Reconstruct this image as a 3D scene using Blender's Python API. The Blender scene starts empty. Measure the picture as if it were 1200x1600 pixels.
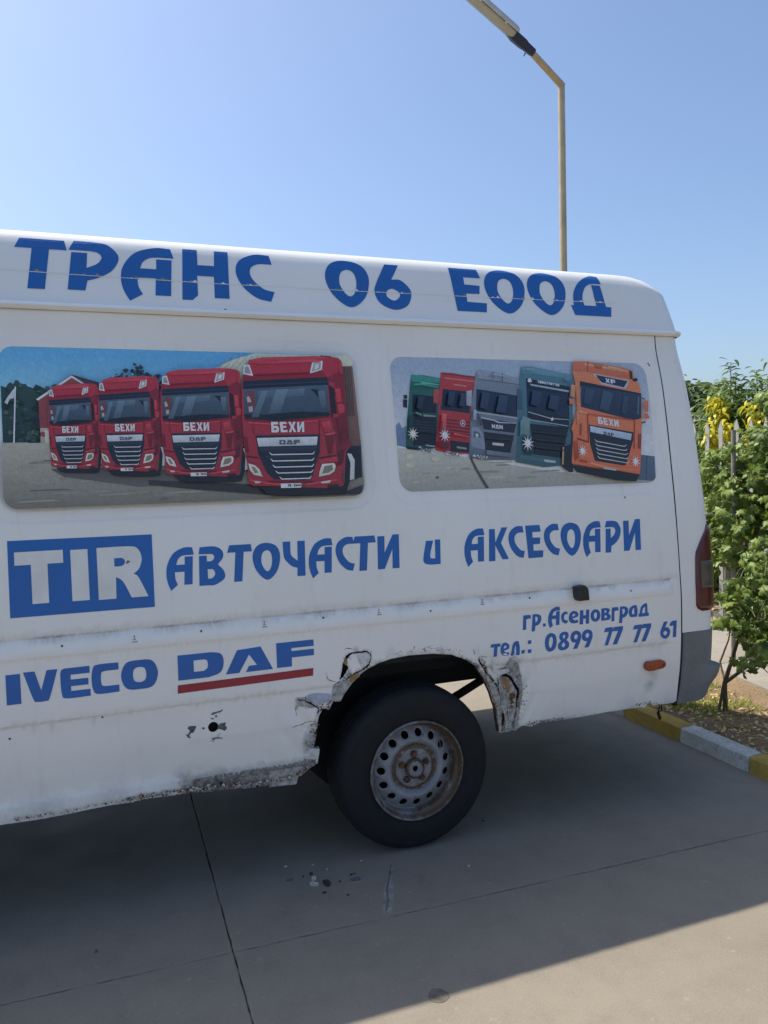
import bpy, bmesh, math, random
import numpy as np
from mathutils import Vector, Matrix
from mathutils.geometry import tessellate_polygon, delaunay_2d_cdt
random.seed(7); RNG = np.random.default_rng(7)
S = bpy.context.scene
COL = S.collection
PI = math.pi

# ------------------------------------------------------------------ camera, sky, sun, exposure
cam = bpy.data.cameras.new('camera'); co = bpy.data.objects.new('camera', cam); COL.objects.link(co)
cm = [[0.933264, 0.04473, -0.356395], [-0.358265, 0.044719, -0.932548], [-0.025775, 0.997998, 0.05776]]
mw = Matrix(cm).to_4x4(); mw.translation = (0, 0, 1.62); co.matrix_world = mw
cam.sensor_fit = 'AUTO'; cam.sensor_width = 36; cam.lens = 27.79; cam.clip_start = .05; cam.clip_end = 3000
S.camera = co
SUN = Vector((-.42, .457, 1.0)).normalized()
w = bpy.data.worlds.new('World'); S.world = w; w.use_nodes = True
nt = w.node_tree; bg = nt.nodes['Background']; sky = nt.nodes.new('ShaderNodeTexSky')
sky.sky_type = 'NISHITA'; sky.sun_disc = False
sky.sun_elevation = math.asin(SUN.z); sky.sun_rotation = math.atan2(SUN.x, SUN.y)
sky.altitude = 100; sky.air_density = 1.0; sky.dust_density = 2.6; sky.ozone_density = 4.8
nt.links.new(sky.outputs[0], bg.inputs[0]); bg.inputs[1].default_value = .109
sl = bpy.data.lights.new('sun', 'SUN'); so = bpy.data.objects.new('sun', sl); COL.objects.link(so)
sl.energy = 3.4; sl.angle = math.radians(.5); sl.color = (1, .925, .79)
so.rotation_euler = SUN.to_track_quat('Z', 'Y').to_euler(); so.location = (-20, 18, 40)
S.view_settings.view_transform = 'Standard'; S.view_settings.look = 'None'
S.view_settings.gamma = 1; S.view_settings.use_curve_mapping = False
S.view_settings.exposure = 0.79

# ------------------------------------------------------------------ helpers
def empty(name, loc=(0, 0, 0)):
    o = bpy.data.objects.new(name, None); COL.objects.link(o); o.location = loc; o.empty_display_size = .2; return o
def tag(o, label=None, cat=None, group=None, kind=None):
    if label: o['label'] = label
    if cat: o['category'] = cat
    if group: o['group'] = group
    if kind: o['kind'] = kind
    return o
def mk(name, V, F, m, parent=None, smooth=None):
    me = bpy.data.meshes.new(name); me.from_pydata([tuple(map(float, v)) for v in V], [], [tuple(map(int, f)) for f in F])
    return link(name, me, m, parent, smooth)
def link(name, me, m, parent=None, smooth=None):
    if m:
        for q in (m if isinstance(m, (list, tuple)) else [m]): me.materials.append(q)
    if smooth is not None:
        me.polygons.foreach_set('use_smooth', [True]*len(me.polygons))
        if smooth < 180: me.set_sharp_from_angle(angle=math.radians(smooth))
    me.update()
    o = bpy.data.objects.new(name, me); COL.objects.link(o)
    if parent:
        o.parent = parent; o.matrix_parent_inverse = world(parent).inverted()
    return o
def world(o):
    m = Matrix.Translation(o.location) @ o.rotation_euler.to_matrix().to_4x4()
    return (world(o.parent) @ o.matrix_parent_inverse @ m) if o.parent else m
class B:
    def __init__(s): s.V = []; s.F = []
    def add(s, V, F):
        n = len(s.V); s.V += [tuple(v) for v in V]; s.F += [tuple(i+n for i in f) for f in F]; return s
    def box(s, a, b):
        x0, y0, z0 = a; x1, y1, z1 = b
        return s.add([(x0,y0,z0),(x1,y0,z0),(x1,y1,z0),(x0,y1,z0),(x0,y0,z1),(x1,y0,z1),(x1,y1,z1),(x0,y1,z1)],
            [(0,3,2,1),(4,5,6,7),(0,1,5,4),(1,2,6,5),(2,3,7,6),(3,0,4,7)])
    def hexa(s, P): return s.add(P, [(0,3,2,1),(4,5,6,7),(0,1,5,4),(1,2,6,5),(2,3,7,6),(3,0,4,7)])
    def tube(s, P, R, n=10, cap=True):
        P = [Vector(p) for p in P]
        if not isinstance(R, (list, tuple)): R = [R]*len(P)
        V = []; F = []; up = None
        for i, p in enumerate(P):
            t = ((P[min(i+1, len(P)-1)]-p).normalized()+(p-P[max(i-1, 0)]).normalized())
            t = t.normalized() if t.length > 1e-6 else Vector((0, 0, 1))
            if up is None: up = t.orthogonal().normalized()
            up = (up-t*up.dot(t)).normalized(); q = t.cross(up)
            k = 1.0
            if 0 < i < len(P)-1: k = 1/max(.4, math.cos(.5*(P[i+1]-p).angle(p-P[i-1], 0)))
            for j in range(n):
                a = 2*PI*j/n; V.append(p+(up*math.cos(a)+q*math.sin(a))*R[i]*(k if True else 1))
        for i in range(len(P)-1):
            for j in range(n):
                F.append((i*n+j, i*n+(j+1) % n, (i+1)*n+(j+1) % n, (i+1)*n+j))
        if cap: F.append(tuple(range(n-1, -1, -1))); F.append(tuple((len(P)-1)*n+j for j in range(n)))
        return s.add(V, F)
    def lathe_y(s, prof_, c, n=48):            # profile of (radius, depth along +y)
        V = []; F = []
        for r, d in prof_:
            for j in range(n):
                a = 2*PI*j/n; V.append((c[0]+r*math.cos(a), c[1]+d, c[2]+r*math.sin(a)))
        for i in range(len(prof_)-1):
            for j in range(n): F.append((i*n+j, i*n+(j+1) % n, (i+1)*n+(j+1) % n, (i+1)*n+j))
        return s.add(V, F)
    def prism(s, pts, y0, y1):                 # polygon in x,z extruded along y
        n = len(pts); V = [(x, y0, z) for x, z in pts]+[(x, y1, z) for x, z in pts]
        T = tessellate_polygon([[Vector((x, z, 0)) for x, z in pts]])
        F = [t for t in T]+[tuple(i+n for i in t[::-1]) for t in T]+[(i, (i+1) % n, n+(i+1) % n, n+i) for i in range(n)]
        return s.add(V, F)
    def make(s, name, m, parent=None, smooth=None, bevel=0):
        o = mk(name, s.V, s.F, m, parent, smooth if not bevel else 40)
        if bevel:
            b = bmesh.new(); b.from_mesh(o.data); bmesh.ops.recalc_face_normals(b, faces=b.faces)
            bmesh.ops.bevel(b, geom=[e for e in b.edges if e.calc_face_angle(0) > .5], offset=bevel, segments=2, profile=.6, affect='EDGES')
            b.to_mesh(o.data); b.free(); o.data.polygons.foreach_set('use_smooth', [True]*len(o.data.polygons)); o.data.set_sharp_from_angle(angle=math.radians(50))
        return o

# ------------------------------------------------------------------ materials
def lin(c): return c/12.92 if c <= .04045 else ((c+.055)/1.055)**2.4
class NT:
    def __init__(s, name):
        s.m = bpy.data.materials.new(name); s.m.use_nodes = True; s.t = s.m.node_tree; s.b = s.t.nodes['Principled BSDF']
        s.tc = s.n('ShaderNodeTexCoord')
    def n(s, ty, **k):
        x = s.t.nodes.new(ty)
        for a, v in k.items(): setattr(x, a, v)
        return x
    def l(s, a, b): s.t.links.new(a, b)
    def noise(s, scale, detail=4, rough=.55, vec=None, stretch=None, dist=0):
        x = s.n('ShaderNodeTexNoise'); x.inputs['Scale'].default_value = scale; x.inputs['Detail'].default_value = detail
        x.inputs['Roughness'].default_value = rough; x.inputs['Distortion'].default_value = dist
        if stretch:
            mp = s.n('ShaderNodeMapping'); mp.inputs['Scale'].default_value = stretch; s.l(s.tc.outputs['Object'], mp.inputs[0]); s.l(mp.outputs[0], x.inputs[0])
        else: s.l(s.tc.outputs['Object'], x.inputs[0])
        return x.outputs['Fac']
    def ramp(s, f, a, b, va=0., vb=1.):
        x = s.n('ShaderNodeMapRange'); s.l(f, x.inputs[0]); x.inputs[1].default_value = a; x.inputs[2].default_value = b
        x.inputs[3].default_value = va; x.inputs[4].default_value = vb; return x.outputs[0]
    def math(s, op, a, b=None):
        x = s.n('ShaderNodeMath', operation=op)
        for i, v in enumerate((a, b)):
            if v is None: continue
            if isinstance(v, (int, float)): x.inputs[i].default_value = v
            else: s.l(v, x.inputs[i])
        x.use_clamp = op in ('MULTIPLY', 'ADD') ; return x.outputs[0]
    def mix(s, f, a, b):
        x = s.n('ShaderNodeMix', data_type='RGBA')
        for i, v in ((0, f), (6, a), (7, b)):
            if isinstance(v, (int, float)): x.inputs[i].default_value = v
            elif isinstance(v, (tuple, list)): x.inputs[i].default_value = (*v[:3], 1)
            else: s.l(v, x.inputs[i])
        return x.outputs[2]
    def base(s, c):
        if isinstance(c, (tuple, list)): s.b.inputs['Base Color'].default_value = (*c[:3], 1)
        else: s.l(c, s.b.inputs['Base Color'])
    def set(s, **k):
        for a, v in k.items():
            i = s.b.inputs[a.replace('_', ' ')]
            if isinstance(v, (int, float)): i.default_value = v
            elif isinstance(v, (tuple, list)): i.default_value = (*v[:3], 1)
            else: s.l(v, i)
    def bump(s, h, strength=.3, dist=.01):
        x = s.n('ShaderNodeBump'); x.inputs['Strength'].default_value = strength; x.inputs['Distance'].default_value = dist
        s.l(h, x.inputs['Height']); s.l(x.outputs[0], s.b.inputs['Normal'])
    def attr(s, name):
        x = s.n('ShaderNodeAttribute'); x.attribute_name = name; return x
def simple(name, c, rough=.6, var=.15, scale=8, bump=.1, bscale=60, metal=0, c2=None):
    t = NT(name); c2 = c2 or tuple(v*(1-var*2.2) for v in c)
    t.base(t.mix(t.ramp(t.noise(scale, 5), .35, .7), c, c2)); t.set(Roughness=rough, Metallic=metal)
    if bump: t.bump(t.noise(bscale, 5), bump, .004)
    return t.m
# van paint with stains, filler and rust driven by masks stored on the panel
def van_paint(name='van_paint', masks=True):
    t = NT(name)
    c = t.mix(t.ramp(t.noise(1.7, 6, .6), .3, .75), (.91, .88, .825), (.85, .82, .765))
    c = t.mix(t.ramp(t.noise(7, 6, .7, stretch=(3, 3, .5)), .55, .85, 0, .3), c, (.50, .48, .42))
    c = t.mix(t.ramp(t.noise(90, 3), .74, .77, 0, .3), c, (.30, .27, .22))
    t.set(Roughness=t.ramp(t.noise(6, 5), .3, .7, .30, .48)); t.set(Coat_Weight=.15)
    if masks:
        g = t.attr('grime').outputs['Fac']; r = t.attr('rust').outputs['Fac']; p = t.attr('filler').outputs['Fac']
        n1 = t.noise(38, 8, .72); n2 = t.noise(16, 8, .7, dist=1.); n3 = t.noise(120, 5, .7)
        fp = t.ramp(t.math('ADD', p, t.math('MULTIPLY', t.math('SUBTRACT', n2, .5), 1.2)), .42, .55)
        fc = t.mix(t.ramp(n1, .4, .62), (.46, .44, .42), (.17, .155, .14))
        fc = t.mix(t.ramp(n3, .5, .62), fc, (.62, .60, .56))
        c = t.mix(fp, c, fc)
        fg = t.ramp(t.math('MULTIPLY', g, t.ramp(n1, .25, .75, .35, 1.)), .05, .9)
        c = t.mix(fg, c, (.085, .075, .055))
        fr = t.ramp(t.math('ADD', r, t.math('SUBTRACT', n2, .55)), .38, .62)
        rc = t.mix(n3, (.22, .085, .03), (.055, .028, .016)); c = t.mix(fr, c, rc)
        h = t.math('ADD', t.math('MULTIPLY', fp, n1), t.math('MULTIPLY', fr, n3)); t.bump(h, .8, .006)
        t.set(Roughness=t.math('ADD', t.math('MULTIPLY', t.math('ADD', fp, fr), .4), .33))
    t.base(c); return t.m
PAINT = van_paint(); PAINT2 = van_paint('van_paint_plain', False)
t = NT('roof_paint'); c = t.mix(t.ramp(t.noise(2, 5), .3, .7), (.89, .885, .86), (.84, .835, .81))
c = t.mix(t.ramp(t.noise(5, 7, .7, stretch=(2, 2, 6)), .6, .8, 0, .25), c, (.5, .48, .43)); t.base(c); t.set(Roughness=.32, Coat_Weight=.2); ROOF = t.m
def vinyl(name, c):
    t = NT(name); k = t.mix(t.ramp(t.noise(9, 5), .3, .75), c, tuple(v*.82+.01 for v in c))
    k = t.mix(t.ramp(t.noise(150, 3), .72, .75, 0, .5), k, (.45, .47, .5)); t.base(k); t.set(Roughness=.38); return t.m
BLUE = vinyl('blue_vinyl', (.012, .135, .46)); RED = vinyl('red_vinyl', (.36, .018, .04)); WHITEV = vinyl('white_vinyl', (.85, .83, .78))
t = NT('printed_film'); c = t.attr('Col').outputs['Color']
hv = t.n('ShaderNodeHueSaturation'); t.l(c, hv.inputs['Color']); t.l(t.ramp(t.math('ADD', t.math('MULTIPLY', t.noise(45, 9, .8, dist=.5), .35), t.math('MULTIPLY', t.noise(170, 6, .8), .65)), .3, .7, .70, 1.30), hv.inputs['Value']); hv.inputs['Saturation'].default_value = .96; c = hv.outputs['Color']
c = t.mix(t.ramp(t.noise(55, 4), .35, .7, 0, .12), c, (.05, .06, .06)); c = t.mix(t.ramp(t.noise(400, 2), .6, .7, 0, .08), c, (.8, .8, .8)); t.base(c); t.set(Roughness=.33); PRINT = t.m
RUBBER = simple('tyre_rubber', (.0085, .0085, .0095), .8, .2, 20, .3, 180)
t = NT('steel_rim'); n = t.noise(26, 8, .75); n3 = t.noise(120, 5, .7); r = t.attr('rust').outputs['Fac']
c = t.mix(t.ramp(t.noise(8, 4), .3, .7), (.33, .335, .355), (.21, .21, .215))
f = t.ramp(t.math('ADD', r, t.math('SUBTRACT', n, .5)), .36, .6); rc = t.mix(n3, (.17, .115, .065), (.045, .028, .018))
c = t.mix(f, c, rc); c = t.mix(t.ramp(n3, .60, .64), c, (.045, .032, .022)); t.base(c); t.set(Roughness=.5, Metallic=.25); t.bump(n, .5, .003); RIM = t.m
DARK = simple('dark_underbody', (.016, .015, .015), .85, .3, 12, .4, 60)
BLACKP = simple('black_plastic', (.022, .022, .024), .5, .15, 20, .15, 200)
GREYP = NT('faded_bumper_plastic'); t = GREYP
c = t.mix(t.ramp(t.noise(5, 6, .65), .3, .72), (.15, .16, .165), (.22, .23, .235)); c = t.mix(t.ramp(t.noise(60, 5, .7), .55, .75, 0, .5), c, (.05, .05, .052)); t.base(c); t.set(Roughness=.5); t.bump(t.noise(220, 3), .25, .002); GREYP = t.m
SEAL = simple('rubber_seal', (.012, .012, .013), .7, .1)
TRIMGREY = simple('roof_bead_paint', (.52, .51, .46), .45, .2, 12, .1)
t = NT('tail_light_red'); t.base(t.mix(t.ramp(t.noise(9, 3), .3, .7), (.10, .008, .010), (.06, .006, .008))); t.set(Roughness=.22, Coat_Weight=.4); t.bump(t.noise(140, 2, stretch=(.2, .2, 3)), .15, .003); TLRED = t.m
TLAMB = simple('tail_light_smoked', (.13, .105, .075), .25, .2, 14, .2, 160)
ORANGE = simple('orange_marker', (.42, .075, .02), .35, .2, 30, .2, 120)
GLASSD = simple('dark_glass', (.02, .025, .028), .08, .1, 3, 0)
def concrete(name, a, b_, rough=.85):
    t = NT(name)
    c = t.mix(t.ramp(t.noise(.9, 7, .6), .3, .7), a, b_)
    c = t.mix(t.ramp(t.noise(4.5, 8, .7), .45, .75, 0, .6), c, tuple(v*.70 for v in b_))
    c = t.mix(t.ramp(t.noise(160, 3, .6), .35, .75, 0, .5), c, tuple(v*1.3 for v in a))
    c = t.mix(t.ramp(t.noise(26, 4, .6), .64, .70, 0, .5), c, tuple(v*1.4 for v in a))
    c = t.mix(t.ramp(t.noise(330, 2), .66, .72, 0, .6), c, (.07, .065, .06)); c = t.mix(t.ramp(t.noise(11, 9, .8, dist=.8), .66, .72, 0, .55), c, tuple(v*1.45 for v in a)); c = t.mix(t.ramp(t.noise(2.2, 9, .75, dist=1.2), .60, .72, 0, .35), c, tuple(v*.62 for v in b_))
    t.base(c); t.set(Roughness=t.ramp(t.noise(5, 5), .3, .7, rough-.2, rough)); t.bump(t.noise(240, 5, .7), .35, .003); return t.m
SLAB = concrete('yard_concrete', (.250, .218, .170), (.195, .172, .137))
SLABE = simple('joint_dirt', (.06, .055, .048), .95, .3, 30, .3)
PATHC = concrete('path_concrete', (.29, .27, .235), (.22, .20, .175), .95)
YEL = NT('yellow_kerb_paint'); t = YEL
c = t.mix(t.ramp(t.noise(9, 6, .7), .35, .7), (.50, .33, .035), (.38, .25, .04)); c = t.mix(t.ramp(t.noise(45, 8, .8), .54, .62, 0, .8), c, (.20, .17, .12)); c = t.mix(t.ramp(t.noise(5, 8, .75), .5, .7, 0, .5), c, (.13, .11, .08)); t.base(c); t.set(Roughness=.75); t.bump(t.noise(90, 6, .7), .4, .004); YEL = t.m
t = NT('white_kerb_paint'); c = t.mix(t.ramp(t.noise(9, 6, .7), .35, .7), (.62, .62, .58), (.45, .45, .42)); c = t.mix(t.ramp(t.noise(45, 8, .8), .54, .62, 0, .8), c, (.22, .21, .19)); c = t.mix(t.ramp(t.noise(5, 8, .75), .5, .7, 0, .45), c, (.16, .15, .13)); t.base(c); t.set(Roughness=.75); t.bump(t.noise(90, 6, .7), .4, .004); WHT = t.m
t = NT('dry_soil'); c = t.mix(t.ramp(t.noise(3, 8, .65), .3, .7), (.46, .33, .20), (.32, .22, .13)); c = t.mix(t.ramp(t.noise(60, 6, .75), .45, .7), c, (.19, .13, .08)); t.base(c); t.set(Roughness=1); t.bump(t.noise(55, 8, .8), 1., .03); SOIL = t.m
t = NT('field_ground'); c = t.mix(t.ramp(t.noise(.08, 8, .6), .35, .65), (.16, .13, .07), (.09, .10, .04)); c = t.mix(t.ramp(t.noise(6, 6), .4, .7), c, (.07, .075, .035)); t.base(c); t.set(Roughness=1); FIELD = t.m
def leafmat(name, a, b_, trans=.35, rough=.45):
    t = NT(name); g = t.n('ShaderNodeNewGeometry'); oi = t.n('ShaderNodeObjectInfo')
    rnd = t.math('FRACT', t.math('ADD', g.outputs['Random Per Island'], 0)); x = t.n('ShaderNodeMath', operation='FRACT')
    ad = t.n('ShaderNodeMath', operation='ADD'); t.l(g.outputs['Random Per Island'], ad.inputs[0]); t.l(oi.outputs['Random'], ad.inputs[1]); t.l(ad.outputs[0], x.inputs[0])
    c = t.mix(x.outputs[0], a, b_); c = t.mix(t.ramp(t.noise(70, 4), .3, .7, 0, .35), c, tuple(v*1.5 for v in a))
    t.base(c); t.set(Roughness=rough); t.b.inputs['Specular IOR Level'].default_value = .4
    tr = t.n('ShaderNodeBsdfTranslucent'); hs = t.mix(.5, c, (.25, .33, .04)); t.l(hs, tr.inputs[0])
    ms = t.n('ShaderNodeMixShader'); ms.inputs[0].default_value = trans; t.l(t.b.outputs[0], ms.inputs[1]); t.l(tr.outputs[0], ms.inputs[2])
    t.l(ms.outputs[0], t.t.nodes['Material Output'].inputs[0]); return t.m
VINE = leafmat('vine_leaf', (.12, .185, .035), (.28, .36, .085)); VINED = leafmat('vine_leaf_painted_shade', (.05, .09, .02), (.11, .17, .035))  # second leaf tone is darker, shade inside the foliage put into its colour
PEACH = leafmat('peach_leaf', (.09, .15, .045), (.19, .28, .08), .35); YLEAF = leafmat('yellow_leaf', (.62, .52, .03), (.75, .66, .06), .4)
TREEL = leafmat('far_tree_leaf', (.05, .085, .035), (.11, .16, .06), .2, .6); SHOOT = leafmat('grape_berry', (.16, .24, .05), (.22, .3, .07), .2)
BARK = simple('vine_bark', (.16, .11, .075), .95, .3, 30, .8, 90, c2=(.07, .05, .035)); GSTEM = simple('green_stem', (.17, .2, .08), .7, .2)
FENCE = simple('fence_paint_grey', (.27, .25, .21), .6, .2, 12, .2); FENCEW = simple('fence_paint_white', (.42, .42, .39), .45, .1, 10, .1)
LITTER = leafmat('dry_litter', (.50, .35, .18), (.72, .58, .32), .1, .9); GRASS = leafmat('weed_blades', (.20, .25, .04), (.36, .38, .08), .3, .7)
CREAM = simple('cream_pole_paint', (.50, .42, .28), .5, .12, 6, .1); LAMPG = simple('lamp_housing_grey', (.55, .56, .57), .4, .1, 6, .1)
NAVY = simple('dark_blue_bracket', (.02, .03, .075), .5, .1, 10, .1)
LENS = leafmat('lamp_lens', (.62, .61, .56), (.70, .69, .64), .45, .15)

# ------------------------------------------------------------------ van side shape
import numpy as np
PZ=np.array([.38,.43,.50,.58,.70,.80,.95,1.04,1.27,1.43,1.6,1.8,1.975,2.225,2.245,2.40,2.46,2.6])
PI_=np.array([.040,.033,.024,.013,.003,0,.002,.009,.029,.046,.069,.097,.127,.180,.178,.222,.242,.29])
_h=np.diff(PZ);_d=np.diff(PI_)/_h
_m=np.zeros(len(PZ));_m[1:-1]=np.where(_d[1:]*_d[:-1]>0,2*_d[1:]*_d[:-1]/(_d[1:]+_d[:-1]+1e-12),0);_m[0]=_d[0];_m[-1]=_d[-1]
def prof(z):
    z=np.clip(z,PZ[0],PZ[-1]);i=np.clip(np.searchsorted(PZ,z)-1,0,len(PZ)-2)
    t=(z-PZ[i])/_h[i]
    return (2*t**3-3*t**2+1)*PI_[i]+(t**3-2*t**2+t)*_h[i]*_m[i]+(-2*t**3+3*t**2)*PI_[i+1]+(t**3-t**2)*_h[i]*_m[i+1]

def smooth(t): t = np.clip(t, 0, 1); return t*t*(3-2*t)
def rrsd(x, z, x0, x1, z0, z1, r):            # signed distance to a rounded rectangle
    cx, cz = (x0+x1)/2, (z0+z1)/2; qx = np.abs(x-cx)-(x1-x0)/2+r; qz = np.abs(z-cz)-(z1-z0)/2+r
    return np.hypot(np.maximum(qx, 0), np.maximum(qz, 0))+np.minimum(np.maximum(qx, qz), 0)-r
WIN = [(-.254, 1.080, 1.503, 2.086, .048), (1.247, 2.578, 1.510, 2.086, .060)]
def wsk(i, x, z):
    return x, z
def relief(x, z):
    x = np.asarray(x, float); z = np.asarray(z, float)
    endf = smooth((2.612-x)/.014)
    h = -.0045*np.exp(-((z-1.0465)/.0035)**2)*endf
    band = np.where(z < 1.043, smooth((z-.972)/.012)*(1-(z-.984)/.075)*.0075, 0); band = np.where((z < .972) | (z > 1.043), 0, band)
    h += band*endf
    h += -.005*smooth((.748-z)/.006)*smooth((z-.50)/.2)*(smooth((2.60-x)/.02))
    h += -.003*smooth((.605-z)/.03)
    h += .006*smooth((.452-z)/.006)*smooth((.86-x)/.03)+.004*np.exp(-((z-.449)/.005)**2)*smooth((.5-x)/.3)
    for i, (x0, x1, z0, z1, r) in enumerate(WIN):
        a, b_ = wsk(i, x, z); d = rrsd(a, b_, x0, x1, z0, z1, r)
        h += -.0035*smooth((.056-d)/.007)-.0035*smooth((.014-d)/.012)
    h += .0013*np.sin(x*5.1+1.2*np.sin(z*3))*np.sin(z*6.3+.7)+.0006*np.sin(x*13+z*9)
    # dents around the rotten arch
    d1 = np.hypot((x-.80)/.10, (z-.60)/.16); h += -.006*np.exp(-d1**2)*np.sin(x*61+z*37)
    d2 = np.hypot((x-1.74)/.08, (z-.62)/.18); h += .006*np.exp(-d2**2)*np.sin(x*83-z*41)
    return h
def sidey(x, z): return 3.0+prof(z)-relief(x, z)
RPZ = [2.254, 2.30, 2.35, 2.40, 2.435, 2.465, 2.497, 2.522]; RPY = [3.1785, 3.192, 3.207, 3.222, 3.2315, 3.242, 3.256, 3.276]
def roofy(x, z): return np.interp(z, RPZ, RPY)

def inpoly(px, pz, poly):
    poly = np.asarray(poly); c = np.zeros(len(px), bool); j = len(poly)-1
    for i in range(len(poly)):
        xi, zi = poly[i]; xj, zj = poly[j]
        m = ((zi > pz) != (zj > pz)); 
        if zi != zj: c ^= m & (px < (xj-xi)*(pz-zi)/(zj-zi)+xi)
        j = i
    return c
def inside1(x, z, A, A2=None):
    xi, zi = A[:, 0], A[:, 1]; xj, zj = np.roll(xi, 1), np.roll(zi, 1); m = (zi > z) != (zj > z)
    with np.errstate(divide='ignore', invalid='ignore'): return bool((m & (x < (xj-xi)*(z-zi)/(zj-zi)+xi)).sum() % 2)
def densify(P, step, closed=True):
    out = []; n = len(P)
    for i in range(n if closed else n-1):
        a = np.array(P[i]); b_ = np.array(P[(i+1) % n]); k = max(1, int(np.hypot(*(b_-a))/step))
        for q in range(k): out.append(tuple(a+(b_-a)*q/k))
    if not closed: out.append(tuple(P[-1]))
    return out
def region(outer, holes, pts):
    V = []; E = []
    for lp in [outer]+holes:
        n = len(V); V += [tuple(p) for p in lp]; E += [(n+i, n+(i+1) % len(lp)) for i in range(len(lp))]
    pts = np.array(pts); k = inpoly(pts[:, 0], pts[:, 1], outer)
    for h in holes: k &= ~inpoly(pts[:, 0], pts[:, 1], h)
    V += [tuple(p) for p in pts[k]]
    r = delaunay_2d_cdt([Vector(v) for v in V], E, [], 0, 1e-5)
    P = np.array([tuple(v) for v in r[0]]); F = np.array([f for f in r[2]])
    c = P[F].mean(1); k = inpoly(c[:, 0], c[:, 1], outer)
    for h in holes: k &= ~inpoly(c[:, 0], c[:, 1], h)
    return P, F[k]

def subdiv(V, T, L):
    V = list(V); cache = {}; out = []; st_ = list(T)
    def mid(a, b_):
        k = (a, b_) if a < b_ else (b_, a)
        if k not in cache: cache[k] = len(V); V.append(((V[a][0]+V[b_][0])/2, (V[a][1]+V[b_][1])/2))
        return cache[k]
    while st_:
        a, b_, c = st_.pop(); e = [(math.dist(V[a], V[b_]), a, b_, c), (math.dist(V[b_], V[c]), b_, c, a), (math.dist(V[c], V[a]), c, a, b_)]
        l, p, q, r = max(e)
        if l <= L: out.append((a, b_, c))
        else: m_ = mid(p, q); st_ += [(p, m_, r), (m_, q, r)]
    return V, out
def lay(loops, off, yf, L=.05):
    loops = [[(float(x), float(z)) for x, z in lp] for lp in loops]
    T = tessellate_polygon([[Vector((x, z, 0)) for x, z in lp] for lp in loops]); V = [p for lp in loops for p in lp]
    T = [tuple(t) for t in T if len(set(t)) == 3]
    V, T = subdiv(V, T, L); T2 = []
    for a, b_, c in T:
        ar = (V[b_][0]-V[a][0])*(V[c][1]-V[a][1])-(V[c][0]-V[a][0])*(V[b_][1]-V[a][1]); T2.append((a, b_, c) if ar > 0 else (a, c, b_))
    A = np.array(V); y = yf(A[:, 0], A[:, 1])-off
    return [(x, yy, z) for (x, z), yy in zip(V, y)], T2

# ================================================================== GROUND AND YARD
def sheet(name, x0, x1, y0, y1, z, m, step=None, amp=0, parent=None):
    if not step: return mk(name, [(x0,y0,z),(x1,y0,z),(x1,y1,z),(x0,y1,z)], [(0,1,2,3)], m, parent)
    nx = int((x1-x0)/step)+1; ny = int((y1-y0)/step)+1; V = []; F = []
    for j in range(ny+1):
        for i in range(nx+1):
            x = x0+(x1-x0)*i/nx; y = y0+(y1-y0)*j/ny
            V.append((x, y, z+amp*(math.sin(x*9+3*math.sin(y*4))*math.cos(y*7.3)+.6*math.sin(x*23+y*17)+random.uniform(-.5, .5))))
    for j in range(ny):
        for i in range(nx): a = j*(nx+1)+i; F.append((a, a+1, a+nx+2, a+nx+1))
    return mk(name, V, F, m, parent, 180)
tag(sheet('ground', -600, 600, -600, 600, -.06, FIELD), kind='structure')
yard = tag(sheet('concrete_yard', -14.0, 3.16, -9.0, 14.0, -.012, SLABE), kind='structure')
th = math.atan2(-.026, 1); ca, sa = math.cos(th), math.sin(th)
def gxy(u, v): return (.41+u*ca-v*sa, 2.600+u*sa+v*ca)
sw, sd = 2.76, 3.0
for i in range(-5, 1):
    for j in range(-4, 4):
        g = .0018; u0 = i*sw+g; u1 = (i+1)*sw-g; v0 = j*sd+g; v1 = (j+1)*sd-g
        if i == 0: u1 = sw-.03
        # slightly ragged edges with rounded arrises
        n = 90; ring = []
        for a in range(n): ring.append((u0+(u1-u0)*a/n, v0+random.uniform(-.0022, .0022)))
        for a in range(n): ring.append((u1+random.uniform(-.0022, .0022), v0+(v1-v0)*a/n))
        for a in range(n): ring.append((u1-(u1-u0)*a/n, v1+random.uniform(-.0022, .0022)))
        for a in range(n): ring.append((u0+random.uniform(-.0022, .0022), v1-(v1-v0)*a/n))
        cu, cv = (u0+u1)/2, (v0+v1)/2; k = len(ring); V = []
        for (s_, z) in ((0, -.03), (0, -.003), (.004, 0)):
            for (u, v) in ring:
                V.append((*gxy(u-(s_ if u > cu else -s_), v-(s_ if v > cv else -s_)), z))
        F = [(a, (a+1) % k, k+(a+1) % k, k+a) for a in range(k)]+[(k+a, k+(a+1) % k, 2*k+(a+1) % k, 2*k+a) for a in range(k)]+[tuple(range(2*k, 3*k))]
        mk('concrete_slab', V, F, SLAB, yard)
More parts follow.
